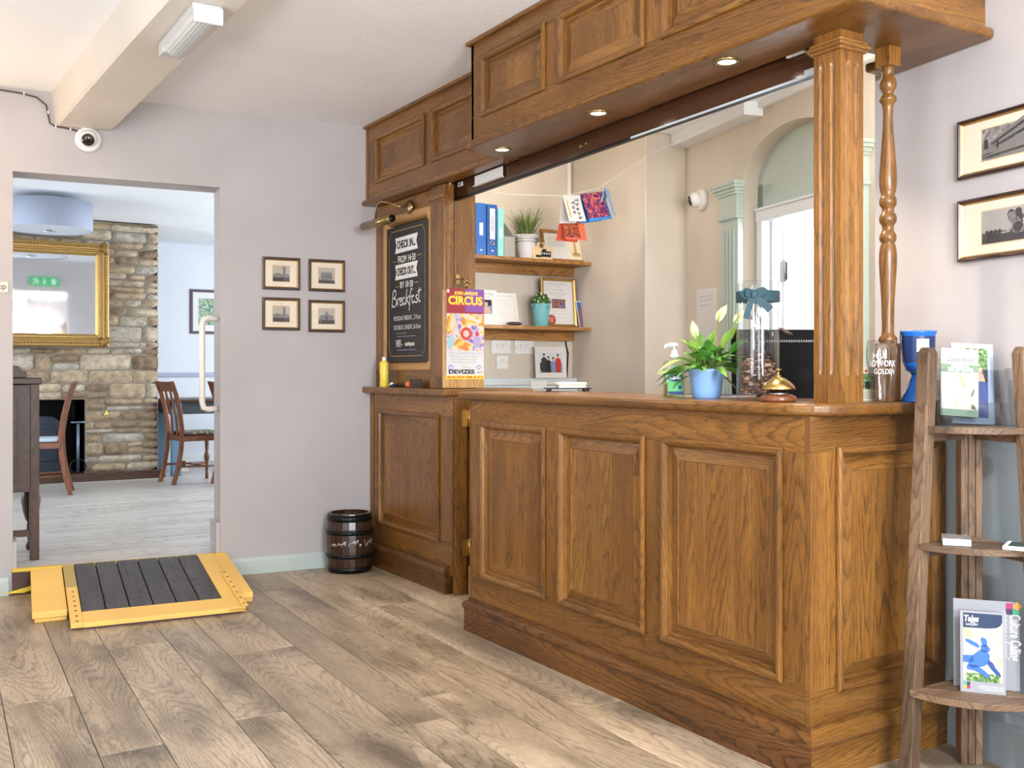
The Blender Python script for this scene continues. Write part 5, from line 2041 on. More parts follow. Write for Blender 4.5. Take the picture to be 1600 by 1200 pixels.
# pad tray near the office end
t = thing('note_block', 'stack of cream paper slips in a black tray at the far end of the worktop', 'paper stack', (2.56, 3.76, Z))
TM = PF((2.52, 3.74, Z), -22)
b = MB(TM)
b.box(0, .20, 0, .11, .012, .016)
for x_ in (.015, .185):
    b.tube([(x_, .0, .014), (x_ - .01, -.01, .010), (x_ - .02, -.012, .004), (x_ - .028, -.01, .001)], .004)
    b.tube([(x_, .1, .014), (x_, .11, .002)], .004)
b.box(.01, .014, .01, .1, .0, .013); b.box(.186, .19, .01, .1, .0, .013)
b.build('tray', BLACK, t)
b = MB(TM)
b.box(.05, .175, .012, .1, .0165, .030)
b.box(.045, .178, .01, .1, .0305, .042)
b.build('paper_slips', plain('cream_paper', 'dedccb', .8), t, bevel=.001)

# pint glass
gx, gy = 2.500, 1.945
pt = thing('pint_glass', 'pint glass with white lettering beside the fluted post', 'glass', (gx, gy, Z))
b = MB()
b.lathe([(.029, Z), (.030, Z + .004), (.031, Z + .012), (.034, Z + .05), (.041, Z + .10), (.0445, Z + .13), (.0445, Z + .15), (.042, Z + .184), (.0405, Z + .184), (.043, Z + .15), (.0430, Z + .13), (.0395, Z + .10), (.032, Z + .05), (.029, Z + .016), (.001, Z + .013)], (gx, gy), n=48)
b.build('glass_wall', VGLASS, pt)


def wrap(mb, txt, zc, h, a0, width, rfun, cx_, cy_, m=0, rot=0, bold=0.0):
    t_ = MB()
    t_.text(txt, 0, 0, h, 0, w=0, rot=rot, bold=bold, maxw=width)
    vs = []
    for v in t_.v:
        z_ = zc + v.y
        r = rfun(z_) + .0008
        a = a0 + v.x / r
        vs.append((cx_ + r * math.cos(a), cy_ + r * math.sin(a), z_))
    mb.add(vs, t_.f, m)


af = math.atan2(-gy, -gx)
b = MB()
rf = lambda z_: .034 + (.0445 - .034) * min(1, max(0, (z_ - Z - .05) / .08))
wrap(b, 'HILL', Z + .130, .016, af - .15, .040, rf, gx, gy)
wrap(b, 'ADWORK', Z + .106, .019, af, .085, rf, gx, gy)
wrap(b, 'GOLDEN', Z + .084, .016, af + .2, .062, rf, gx, gy)
b.build('lettering', WHITE, pt)

# blue collection cup
cx2, cy2 = 2.642, 1.925
cup = thing('collection_cup', 'blue goblet-shaped charity collection cup by the wall on the worktop', 'collection box', (cx2, cy2, Z))
b = MB()
b.lathe([(.050, Z), (.050, Z + .004), (.046, Z + .010), (.036, Z + .035), (.026, Z + .062), (.019, Z + .078), (.022, Z + .086), (.036, Z + .098), (.043, Z + .115), (.045, Z + .13), (.0475, Z + .20), (.052, Z + .208), (.052, Z + .213), (.048, Z + .213), (.044, Z + .206), (.001, Z + .206)], (cx2, cy2), n=44)
b.build('body', CUPB, cup)
b = MB()
ac = math.atan2(-cy2, -cx2)
n_ = 20
rs = []
for z_ in (Z + .120, Z + .197):
    r = .0462 + (z_ - Z - .13) / .07 * .0016
    rs.append([(cx2 + r * math.cos(ac - 1.5 + 3.0 * i / n_), cy2 + r * math.sin(ac - 1.5 + 3.0 * i / n_), z_) for i in range(n_ + 1)])
b.add(rs[0] + rs[1], [(i, i + 1, n_ + 2 + i, n_ + 1 + i) for i in range(n_)], smooth=True)
b.build('label', plain('navy_label', '182d5c', .4), cup)
b = MB()
rf2 = lambda z_: .0485
wrap(b, 'help', Z + .150, .014, ac + .75, .02, rf2, cx2, cy2) if False else None
q = .0487
rs = []
for z_ in (Z + .150, Z + .188):
    rs.append([(cx2 + q * math.cos(ac - .1 + .75 * i / 6), cy2 + q * math.sin(ac - .1 + .75 * i / 6), z_) for i in range(7)])
b.add(rs[0] + rs[1], [(i, i + 1, 8 + i, 7 + i) for i in range(6)])
b.build('white_sticker', WHITE, cup)
b = MB()
P_ = [(cx2 - .05 * math.cos(.3), cy2 + .02, Z + .21)]
S_ = -Rv
b.tube([Vector((cx2, cy2, Z + .20)) + S_ * .046, Vector((cx2, cy2, Z + .214)) + S_ * .054, Vector((cx2, cy2, Z + .195)) + S_ * .055, Vector((cx2, cy2, Z + .13)) + S_ * .051 - Fv * .01, Vector((cx2, cy2, Z + .095)) + S_ * .044 - Fv * .02, Vector((cx2, cy2, Z + .082)) - Fv * .028, Vector((cx2, cy2, Z + .085)) - S_ * .02 - Fv * .02], .0022)
b.tube([Vector((cx2, cy2, Z + .062)) + S_ * .026 - Fv * .01, Vector((cx2, cy2, Z + .03)) + S_ * .045 - Fv * .012, Vector((cx2, cy2, Z + .004)) + S_ * .062 - Fv * .012], .0014, 1)
b.build('cord', [plain('navy_cord', '14213f', .5), STEEL], cup)
b = MB(lean((2.545, 2.075, Z), -math.degrees(ANG) + 4, 6))
b.box(0, .085, 0, .105, -.003, 0)
b.rect(.01, .08, .035, .085, 1, w=.0006)
b.rect(.03, .05, .04, .06, 2, w=.001); b.rect(.06, .075, .038, .06, 2, w=.001)
for k_ in range(4):
    b.rect(.02, .075, .008 + k_ * .006, .0105 + k_ * .006, 3, w=.0006)
b.disc(.035, .093, .005, 4, w=.001, n=10)
o = b.build('small_leaflet', [plain('cream_leaflet', 'c9c6ae', .7), HEDGE, INK, GREYI, RED])
tag(o, 'small cream leaflet with a green picture standing behind the pint glass', 'leaflet')
b = MB(PF((2.655, 2.035, Z), -20))
b.lathe([(.020, 0), (.018, .03), (.010, .10), (.004, .104)], (0, 0), n=8, smooth=False)
o = b.build('wooden_wedge', DARKW)
tag(o, 'dark wooden tapered block behind the pint glass', 'block')

# computer monitor seen from behind
MONB = plain('matt_black_casing', '07080a', .75, spec=.12)
mo = thing('monitor', 'black computer monitor seen from behind beyond the counter', 'monitor', (2.97, 2.62, .74))
MM = F((2.745, 2.80, .762), -31) @ Matrix.Rotation(R(-6), 4, 'X')
b = MB(MM)
b.box(0, .47, .22, .555, -.03, -.012)
b.rings([[(.02, .24, -.013), (.45, .24, -.013), (.45, .535, -.013), (.02, .535, -.013)], [(.10, .27, .025), (.37, .27, .025), (.37, .50, .025), (.10, .50, .025)]], 0, False)
b.build('casing', MONB, mo, bevel=.004)
b = MB(MM)
for k_ in range(44):
    x_ = .03 + k_ * .0095
    b.rect(x_, x_ + .006, .500, .508, 0, w=.026 if .1 < x_ < .36 else .006)
b.build('vent_slots', plain('vent_grey', '6a6d70', .5), mo)
b = MB(MM)
b.disc(.27, .37, .026, 0, w=.0262, n=24)
b.build('logo_disc', plain('dull_disc', '101114', .7, spec=.1), mo)
b = MB(MM)
b.box(.20, .27, -.0, .30, -.04, -.015)
b.box(.12, .36, -.02, 0.0, -.14, .08)
b.build('stand', MONB, mo, bevel=.003)
dk = thing('office_desk', 'pale office desk behind the counter under the monitor', 'desk', (3.1, 3.0, 0))
b = MB()
b.box(2.74, 3.5, 2.3, 3.9, .71, .74, 0, 'y')
b.build('desk_top', OAKL, dk, bevel=.002)
for x_, y_ in ((2.78, 2.36), (3.44, 2.36), (2.78, 3.84), (3.44, 3.84)):
    b = MB(); b.box(x_ - .025, x_ + .025, y_ - .025, y_ + .025, 0, .71); b.build('leg', STEEL, dk)

# ============================================================ LADDER SHELF AND LEAFLETS
ls = thing('ladder_shelf', 'three-tier corner ladder shelf in weathered brown wood beside the counter', 'shelf unit', (2.62, 1.72, 0))
pc = Vector((2.698, 1.795))          # rear post
dl_, dr_ = Vector((-.995, .02)), Vector((-.20, -.98))   # towards the left and right legs


def legbar(p0, p1, w_, d, mb):
    p0, p1 = Vector(p0), Vector(p1)
    ax = (p1 - p0).normalized()
    f_ = (Vector((pc.x, pc.y, 0)) - Vector((p0.x, p0.y, 0))).normalized()
    a = ax.cross(f_).normalized()
    rs_ = []
    for p, top in ((p0, 0), (p1, 0)):
        rs_.append([p + a * (w_ / 2) * i + f_ * (d / 2) * j for i, j in ((-1, -1), (1, -1), (1, 1), (-1, 1))])
    e = p1 + ax * .018
    rs_.append([e + a * (w_ / 2 - .007) * i + f_ * (d / 2 - .007) * j for i, j in ((-1, -1), (1, -1), (1, 1), (-1, 1))])
    mb.rings(rs_, 0, False)


r0, r1 = .272, .190
for d_, nm in ((dl_, 'leg'), (dr_, 'leg')):
    b = MB()
    legbar((pc.x + d_.x * r0, pc.y + d_.y * r0, 0), (pc.x + d_.x * r1, pc.y + d_.y * r1, 1.20), .042, .040, b)
    b.build(nm, LADW, ls, bevel=.004)
b = MB(PF((pc.x, pc.y, 0), -30))
for k_ in range(3):
    b.box(-.032 + k_ * .022, -.032 + k_ * .022 + .0205, -.018, .018, 0, 1.0, 0, 'z')
b.build('rear_post', LADW, ls, bevel=.003)


def fan(z, rad, t=.018, label=None):
    """a quarter-round shelf of three boards"""
    b = MB()
    a0 = math.atan2(dl_.y, dl_.x)
    a1 = math.atan2(dr_.y, dr_.x) + 2 * PI
    if a0 < 0:
        a0 += 2 * PI
    cuts_ = [a0, a0 + (a1 - a0) * .33, a0 + (a1 - a0) * .67, a1]
    o_ = pc + (dl_ + dr_) * .01
    # boards run parallel, from the left edge to the right edge
    out = [(o_.x + rad * math.cos(a0 + (a1 - a0) * i / 24), o_.y + rad * math.sin(a0 + (a1 - a0) * i / 24)) for i in range(25)]
    pts_ = [(o_.x, o_.y)] + out
    ax = (Vector(out[0]) - Vector(out[-1])).normalized()
    nn = Vector((-ax.y, ax.x))
    ds = [(Vector(p) - Vector(o_)).dot(nn) for p in pts_]
    lo, hi = min(ds), max(ds)
    nb_ = 3
    for k_ in range(nb_):
        c0, c1 = lo + (hi - lo) * k_ / nb_ + .0012, lo + (hi - lo) * (k_ + 1) / nb_ - .0012

        def clip(P, c, sgn):
            R_ = []
            for i in range(len(P)):
                p, q_ = Vector(P[i]), Vector(P[(i + 1) % len(P)])
                dp, dq = sgn * ((p - o_).dot(nn) - c), sgn * ((q_ - o_).dot(nn) - c)
                if dp >= 0:
                    R_.append(tuple(p))
                if (dp >= 0) != (dq >= 0):
                    s_ = dp / (dp - dq)
                    R_.append(tuple(p + (q_ - p) * s_))
            return R_
        P = clip(clip(pts_, c0, 1), c1, -1)
        if len(P) > 2:
            b.prism(P, z - t, z, 0, 'x')
    b.build('tier', LADW, ls, bevel=.003)
    b = MB()
    for d_ in (dl_, dr_):
        s0, s1 = pc + d_ * .03, pc + d_ * (rad - .02)
        nrm_ = Vector((-d_.y, d_.x)) * .008
        b2_ = [(s0 + nrm_)[:], (s1 + nrm_)[:], (s1 - nrm_)[:], (s0 - nrm_)[:]]
        c_ = MB()
        c_.prism(b2_, z - t - .026, z - t, 0, 'x')
        c_.build('bearer', LADW, ls, bevel=.002)


fan(.995, .205)
fan(.668, .235)
fan(.262, .268)

# acrylic leaflet holder with leaflets
hold = thing('leaflet_holder', 'clear acrylic tiered leaflet holder on the top tier of the ladder shelf', 'leaflet holder', (2.60, 1.66, .996))
HA = -math.degrees(ANG) - 14
HM = F((2.512, 1.752, .996), -34)
b = MB(HM)
for u0, u1, z0, zh, off in ((0, .205, 0, .165, -.05), (-.012, .185, 0, .20, -.095)):
    b.M = HM @ Matrix.Translation((u0, 0, off + .05)) @ Matrix.Rotation(R(-10), 4, 'X')
    w_ = u1 - u0
    b.box(0, w_, 0, .065, .0, .003)
    b.box(0, .022, .065, zh, .0, .003)
    b.box(w_ - .022, w_, .065, zh, .0, .003)
    b.box(0, w_, 0, zh, -.033, -.030)
    b.box(0, .003, 0, zh * .8, -.03, 0)
    b.box(w_ - .003, w_, 0, zh * .8, -.03, 0)
    b.box(0, w_, 0, .003, -.03, 0)
b.build('acrylic_pockets', ACRYL, hold)


def lf(M_, wd, ht, label, art, mats, name='leaflet', backing=PAPER, th=.006, group=None):
    t_ = thing(name, label, 'leaflet', (M_ @ Vector((wd / 2, 0, 0)))[:], group)
    b_ = MB(M_); b_.box(0, wd, 0, ht, -th, 0); pg = b_.build('pages', backing, t_)
    b_ = MB(M_); art(b_, wd, ht); b_.build('printed_face', mats, pg)
    return t_


def a_back(b, w_, h):
    b.rect(w_ * .30, w_ * .86, h * .08, h * .54, 0, w=.0006)
    b.rect(w_ * .30, w_ * .86, h * .54, h * .94, 1, w=.0006)
    b.rect(w_ * .30, w_ * .86, h * .52, h * .68, 2, w=.0008)
    b.disc(w_ * .66, h * .66, w_ * .07, 3, w=.001, n=12)
    b.poly([(w_ * .55, h * .53), (w_ * .8, h * .53), (w_ * .74, h * .63), (w_ * .6, h * .63)], 3, w=.001)
    b.disc(w_ * .5, h * .76, w_ * .13, 4, w=.001, n=14)
    b.rect(w_ * .45, w_ * .78, h * .22, h * .225, 5, w=.001)


lf(HM @ Matrix.Translation((.05, .006, -.058)) @ Matrix.Rotation(R(-10), 4, 'X') @ Matrix.Rotation(R(-3), 4, 'Z'), .118, .235, 'white leaflet with a blue block and garden photo at the back of the acrylic holder', a_back, [DBLUE, HEDGE, plain('dark_suit', '2b2b33', .7), plain('skin_photo', 'd3a38a', .7), plain('grey_blur', '9a9a9e', .7), SKYB], backing=plain('pale_blue_paper', 'aab3c2', .7))


def a_front(b, w_, h):
    b.text('Castle Hotel', w_ * .5, h * .805, .015, 6, w=.0008, maxw=w_ * .72, shear=.5)
    b.rect(w_ * .15, w_ * .85, h * .785, h * .788, 1, w=.0006)
    b.rect(0, w_, h * .645, h * .765, 0, w=.0006)
    b.text('FUNERAL', w_ * .52, h * .712, .0105, 2, w=.0012, maxw=w_ * .5, bold=.0005)
    b.text('RECEPTIONS', w_ * .52, h * .662, .0105, 2, w=.0012, maxw=w_ * .66, bold=.0005)
    b.rect(.0, w_, .0, h * .10, 0, w=.0006)
    b.poly([(w_ * .45, h * .60), (w_ * .5, h * .62), (w_ * .66, h * .46), (w_ * .62, h * .42)], 3, w=.001)
    b.poly([(w_ * .62, h * .42), (w_ * .7, h * .47), (w_ * .98, h * .66), (w_ * .8, h * .66)], 4, w=.0012)
    b.poly([(w_ * .80, h * .12), (w_ * .95, h * .10), (w_ * .9, h * .16), (w_ * .82, h * .19)], 5, w=.0012)
    b.poly([(w_ * .78, h * .30), (w_ * .84, h * .30), (w_ * .90, h * .40), (w_ * .86, h * .41)], 5, w=.0012)
    for k_ in range(10):
        x_, y_ = w_ * random.uniform(.3, .8), h * random.uniform(.1, .3)
        b.stroke([(x_, y_), (x_ + random.uniform(-.02, .02), y_ + random.uniform(0, .025))], .0012, 3, w=.001)


lf(HM @ Matrix.Translation((.006, .03, -.03)) @ Matrix.Rotation(R(-10), 4, 'X') @ Matrix.Rotation(R(-4), 4, 'Z'), .105, .195, 'cream leaflet with green band and white lilies at the front of the acrylic holder', a_front, [GREYG, GREYI, WHITE, plain('lily_gold', 'c8a75a', .6), plain('lily_white', 'cfc6b8', .7), plain('brown_anther', '6a5a48', .7), plain('dark_grey_ink', '55555a', .8)], backing=plain('lily_paper', 'b9b5ac', .7))

# books on the middle tier
t = thing('booklet_stack', 'thick white-edged booklet with dark photo cover on the middle tier', 'booklet', (2.50, 1.70, .669))
BM = PF((2.478, 1.728, .669), -52)
b = MB(BM); b.box(0, .072, 0, .085, 0, .018); b.build('pages', PAPER, t, bevel=.001)
b = MB(BM); b.box(0, .072, 0, .085, .0185, .0195); b.build('cover', PHOTO if False else ENGR, t)
t = thing('booklet_stack', 'thin white booklet with dark green cover panel at the right of the middle tier', 'booklet', (2.60, 1.60, .669))
BM = PF((2.552, 1.600, .669), -66)
b = MB(BM); b.box(0, .085, 0, .10, 0, .010); b.build('pages', PAPER, t, bevel=.001)
b = MB(BM); b.box(.012, .073, .01, .09, .0102, .0107); b.build('cover_panel', plain('dark_green_panel', '34463a', .6), t)


# brochures on the bottom tier
def a_cult(b, w_, h):
    b.text('Culture Calling', w_ * .86, h * .60, .028, 0, w=.001, rot=-90, maxw=h * .52, bold=.0007)
    b.text('engaging audiences', w_ * .735, h * .62, .020, 1, w=.0008, rot=-90, maxw=h * .52)
    for x_, y_, m_ in ((.80, .92, 2), (.90, .92, 3), (.80, .855, 4), (.90, .855, 5)):
        if m_ == 3:
            c_ = (w_ * (x_ + .07), h * (y_ + .035))
            b.poly([(c_[0] - .0125, c_[1]), (c_[0], c_[1] - .0125), (c_[0] + .0125, c_[1]), (c_[0], c_[1] + .0125)], 3, w=.0012)
        else:
            b.rect(w_ * x_, w_ * (x_ + .1), h * y_, h * (y_ + .065), m_, w=.001)


CM = [WHITE, plain('pale_grey_print', 'd0d0d4', .7), plain('magenta_print', 'a02560', .6), plain('amber_print', 'eba24a', .6), plain('aubergine_print', '37213f', .6), plain('jade_print', '3fa385', .6)]
M = F((2.556, 1.748, .263), -51.5) @ Matrix.Rotation(R(-5), 4, 'X')
lf(M, .169, .243, 'large grey brochure with sideways white title at the back of the bottom tier', a_cult, CM, 'brochure', LGREY, .004)


def hare(b, w_, h):
    b.rect(.008, w_ - .008, h * .14, h - .006, 1, w=.0006)
    b.rect(w_ * .13, w_ * .87, h * .14, h * .24, 4, w=.0008)
    pts = [(.008, h - .006), (w_ - .008, h - .006), (w_ - .008, h * .88), (w_ - .012, h * .84), (w_ - .022, h * .81), (w_ - .04, h * .795), (.008, h * .79)]
    b.poly(pts, 2, w=.001)
    b.text('Tales', w_ * .24, h * .87, .017, 0, w=.0016, maxw=.037, bold=.0007, shear=.2)
    b.text('ART', w_ * .28, h * .845, .005, 0, w=.0016)
    b.text('GALLERY', w_ * .26, h * .82, .006, 0, w=.0016, maxw=.032)
    b.text('Sculpture in the garden', w_ * .42, h * .72, .007, 6, w=.001, maxw=.065)
    B_ = lambda P, m_=3: b.poly([(p[0] * w_, p[1] * h) for p in P], m_, w=.0012)
    # seated hare sculpture: ears, head, shoulders, outstretched legs
    B_([(.10, .65), (.20, .65), (.38, .605), (.44, .57), (.40, .55), (.25, .58), (.12, .62)])
    B_([(.44, .66), (.50, .69), (.58, .665), (.60, .62), (.58, .57), (.50, .57)])
    B_([(.45, .585), (.52, .60), (.60, .59), (.66, .555), (.66, .52), (.58, .505), (.50, .50), (.46, .53)])
    B_([(.46, .54), (.30, .47), (.20, .40), (.16, .33), (.30, .30), (.52, .33), (.62, .37), (.66, .46), (.60, .52)])
    B_([(.06, .45), (.30, .46), (.30, .38), (.14, .36), (.06, .37)])
    B_([(.14, .33), (.36, .34), (.56, .27), (.66, .21), (.62, .185), (.50, .22), (.30, .27), (.14, .28)])
    B_([(.62, .42), (.72, .38), (.78, .32), (.88, .26), (.90, .215), (.80, .235), (.68, .30), (.60, .36)], 5)
    b.disc(w_ * .585, h * .555, .0018, 2, w=.0016, n=8)
    for x_, y_, m_ in ((.07, .085, 9), (.145, .085, 8), (.07, .045, 10), (.145, .045, 7)):
        b.rect(w_ * x_, w_ * (x_ + .072), h * y_, h * (y_ + .04), m_, w=.001)
    for k_ in range(3):
        b.rect(w_ * (.40 + .12 * (k_ == 2)), w_ * .96, h * (.085 - k_ * .022), h * (.09 - k_ * .022), 0, w=.001)


lf(F((2.525, 1.706, .263), -52) @ Matrix.Rotation(R(-5), 4, 'X'), .114, .222, 'grey leaflet with a blue hare sculpture at the front of the bottom tier', hare,
   [WHITE, HAREB, plain('navy_corner', '152a4c', .6), plain('hare_blue', '2f63ad', .5), HEDGE, plain('hare_dark_blue', '1d3f80', .5), plain('soft_grey_ink', '8c8578', .8), CM[2], CM[4], CM[5], CM[3]], 'leaflet', LGREY, .012)

# ============================================================ DINING ROOM
DZ = .13
# stone chimney breast
ch = thing('stone_chimney', 'rough rubble-stone chimney breast with a dark open fireplace in the dining room', 'chimney', (1.0, 10.2, DZ))
CY = 10.12
XR = 2.245
fx0, fx1, fz = -.05, 1.575, .885
b = MB()
b.box(-1.0, fx0, CY + .03, 11.49, DZ, 2.57)
b.box(fx1, XR - .015, CY + .03, 11.49, DZ, 2.57)
b.box(fx0, fx1, CY + .03, 11.49, fz, 2.57)
b.build('mortar_core', MORT, ch)
b = MB()
z = DZ + .06
rowi = 0
while z < 2.565:
    h = random.choice((.045, .06, .07, .085, .10, .125, .15))
    h = min(h, 2.57 - z)
    if z < fz < z + h:
        h = fz - z if fz - z > .03 else h
    x = -1.0 - random.random() * .2
    while x < XR:
        w_ = random.uniform(.12, .42) * (1.15 if h > .1 else 1)
        x1 = min(x + w_, XR)
        if XR - x1 < .08:
            x1 = XR
        xa = x
        segs = [(xa, x1)]
        if z < fz - .01:
            segs = []
            if xa < fx0:
                segs.append((xa, min(x1, fx0)))
            if x1 > fx1:
                segs.append((max(xa, fx1), x1))
        for s0, s1 in segs:
            if s1 - s0 < .05:
                continue
            g_ = .0035
            sub = [(z, z + h)]
            if h > .1 and random.random() < .35:
                m_ = z + h * random.uniform(.4, .6)
                sub = [(z, m_), (m_, z + h)]
            for za, zb in sub:
                # irregular rounded stone face
                nx, nz = max(3, int((s1 - s0) / .035)), max(3, int((zb - za) / .025))
                vs, fs = [], []
                pro = random.uniform(.015, .042)
                sd = Vector((random.random() * 50, 0, random.random() * 50))
                j1, j2, j3, j4 = [random.uniform(-.010, .010) for _ in range(4)]
                for i in range(nx + 1):
                    for j in range(nz + 1):
                        u, v = i / nx, j / nz
                        ex = (1 - abs(2 * u - 1) ** 14) * (1 - abs(2 * v - 1) ** 8)
                        X_ = s0 + g_ + (s1 - s0 - 2 * g_) * u + (j1 * (1 - v) + j2 * v) * (1 - abs(2 * u - 1)) * .8
                        Z_ = za + g_ + (zb - za - 2 * g_) * v + (j3 * (1 - u) + j4 * u) * .7
                        # rounded corners
                        cu, cv = abs(2 * u - 1), abs(2 * v - 1)
                        if cu > .99 and cv > .99:
                            X_ += (-1 if u > .5 else 1) * .006
                            Z_ += (-1 if v > .5 else 1) * .005
                        nz_ = noise.noise(Vector((X_ * 14, 0, Z_ * 14)) + sd) * .012
                        vs.append((X_, CY + .032 - (pro + nz_) * (ex ** .4 if ex > 0 else 0), Z_))
                for i in range(nx):
                    for j in range(nz):
                        a = i * (nz + 1) + j
                        fs.append((a, a + nz + 1, a + nz + 2, a + 1))
                b.add(vs, fs, 0, 'x', smooth=True)
                if s1 >= XR - .001:      # quoin returns round the corner
                    b.box(s1 - .06, s1 - .006 + random.uniform(-.004, .003), CY + .03, CY + .4, za + .003, zb - .003, 0)
        x = x1
    z += h
    rowi += 1
b.build('stonework', STONE, ch)
b = MB()
b.box(fx0, fx1, 10.75, 10.8, DZ, fz)
b.box(fx0 - .02, fx0, CY + .05, 10.8, DZ, fz)
b.box(fx1, fx1 + .02, CY + .05, 10.8, DZ, fz)
b.build('firebox', SOOT, ch)
b = MB()
b.box(-1.0, 2.24, 9.99, 10.75, DZ, DZ + .055)
b.build('hearth', plain('dark_hearth_slab', '3b3431', .5), ch, bevel=.006)
b = MB()
b.box(-1.0, 2.262, 9.94, 10.0, DZ, DZ + .075, 0, 'x')
b.build('hearth_kerb', DARKW, ch, bevel=.006)
# stove / dark box in the fireplace
b = MB()
s_ = [(.9, DZ + .056), (1.40, DZ + .056), (1.40, .62), (1.385, .68), (1.33, .72), (1.2, .73), (1.0, .73), (.9, .72)]
b.M = F((0, 10.35, 0), 0)
b.prism(s_, -.3, 0)
b.box(.93, 1.36, .30, .60, 0, .012)
o = b.build('stove', plain('dark_blue_iron', '26303f', .5), bevel=.01)
tag(o, 'dark blue-grey round-topped stove inside the stone fireplace', 'stove')
# fire tool stand
ft = thing('fire_tool_stand', 'thin black iron fire-tool stand on the hearth at the right of the fireplace', 'fire tools', (1.50, 10.05, DZ + .056))
b = MB()
b.tube([(1.50, 10.06, .21), (1.50, 10.06, .66)], .014)
b.tube([(1.44, 10.06, .675), (1.56, 10.06, .675)], .009)
b.build('pole', plain('steel_blue_iron', '6a7788', .4, .7), ft)
b = MB()
b.tube([(1.50 + .07 * math.cos(a / 16 * 2 * PI), 10.055, .262 + .07 * math.sin(a / 16 * 2 * PI)) for a in range(17)], .006)
b.lathe([(.06, .188), (.06, .196), (.02, .2)], (1.50, 10.07))
b.build('base', IRON, ft)
b = MB(F((1.60, 10.06, 0), 0))
# small triangular warning mark stuck on a stone
b.poly([(.11, .735), (.18, .735), (.145, .80)], 0, w=.03)
b.poly([(.118, .739), (.172, .739), (.145, .79)], 1, w=.032)
o = b.build('warning_sticker', [INK, plain('warning_yellow', 'd9c878', .6)])
tag(o, 'small triangular warning sticker on the stone beside the fireplace', 'sticker')

# gilt mirror on the chimney
CHM = F((.95, 10.02, 1.858), -2.7)
mi = thing('gilt_mirror', 'large ornate gilt-framed mirror hanging on the stone chimney', 'mirror', (.95, 10.03, 1.37))
hw, hh = .808, .482
b = MB(CHM)
b.frame(-hw, hw, -hh, hh, [(0, -.02), (0, .02), (.012, .032), (.030, .035), (.055, .030), (.062, .020), (.075, .016), (.085, .022), (.096, .022), (.104, .010), (.118, .002)])
b.build('frame', GOLD, mi)
b = MB(CHM)
# carved running ornament: bosses along the outer member and beads along the inner one
for sgn in (-1, 1):
    for k_ in range(58):
        u = -hw + .03 + k_ * (2 * hw - .06) / 57
        b.ball((u, sgn * (hh - .034), .034), .013, 1, n=8, sc3=(1.1, .9, .6), jit=.6)
    for k_ in range(34):
        v = -hh + .03 + k_ * (2 * hh - .06) / 33
        b.ball((sgn * (hw - .034), v, .034), .013, 1, n=8, sc3=(.9, 1.1, .6), jit=.6)
    for k_ in range(90):
        u = -hw + .085 + k_ * (2 * hw - .17) / 89
        b.ball((u, sgn * (hh - .090), .024), .0055, 0, n=6)
    for k_ in range(52):
        v = -hh + .085 + k_ * (2 * hh - .17) / 51
        b.ball((sgn * (hw - .090), v, .024), .0055, 0, n=6)
for sx2 in (-1, 1):
    for sy2 in (-1, 1):
        b.ball((sx2 * (hw - .045), sy2 * (hh - .045), .036), .05, 1, n=12, sc3=(1, 1, .35), jit=.9)
o = b.build('carved_ornament', [GOLD, plain('dark_antique_gold', '8f6d3c', .4, .6)], mi)
o['kind'] = 'stuff'
b = MB(CHM)
b.rect(-hw + .11, hw - .11, -hh + .11, hh - .11, 0, w=.001)
b.build('mirror_glass', plain('silvered_glass', 'f2f4f6', .01, 1), mi)

# pendant drum lamp
px_, py_ = 1.115, 8.963
pd = thing('drum_pendant', 'wide blue-grey drum lampshade hanging from the dining room ceiling', 'lamp', (px_, py_, 2.30))
b = MB()
b.lathe([(.335, 2.305), (.335, 2.53), (.331, 2.53), (.331, 2.305)], (px_, py_), n=60, cap=False)
b.lathe([(.336, 2.303), (.336, 2.312)], (px_, py_), 0, n=60, cap=False)
b.build('shade', SHADE, pd)
b = MB()
b.lathe([(.330, 2.308), (.20, 2.304), (.05, 2.303)], (px_, py_), n=60, cap=False)
b.lathe([(.330, 2.528), (.05, 2.530)], (px_, py_), n=60, cap=False)
b.build('diffuser', SHADEW, pd)
b = MB()
b.lathe([(.05, 2.303), (.045, 2.297), (.02, 2.293), (.001, 2.292)], (px_, py_))
b.build('finial', STEEL, pd)
b = MB()
b.tube([(px_, py_, 2.3), (px_, py_, 2.57)], .008)
b.lathe([(.055, 2.579), (.055, 2.56), (.045, 2.553), (.001, 2.552)], (px_, py_))
b.build('ceiling_rose', WHITE, pd)

# framed map on the back wall
framed('framed_map', F((3.16, 11.498, 1.823), 0), .55, .50, lambda b, aw, ah: (b.stroke([(-aw, .05), (-aw * .4, .02), (0, -ah * .4), (aw * .5, -ah * .2), (aw, ah * .3)], .006, 2, w=.0064), b.stroke([(-aw * .5, ah), (-aw * .3, .2 * ah), (-aw * .6, -ah)], .004, 2, w=.0064)), 'plum-framed green map on the far dining room wall', im=[MAPP, plain('line_pale', 'cfd3d6', .8), plain('map_dark_line', '33524c', .8)], fw=.03, mat_=WHITE, fmat=PURPF, inner=None, iw=.17, ih=.20)

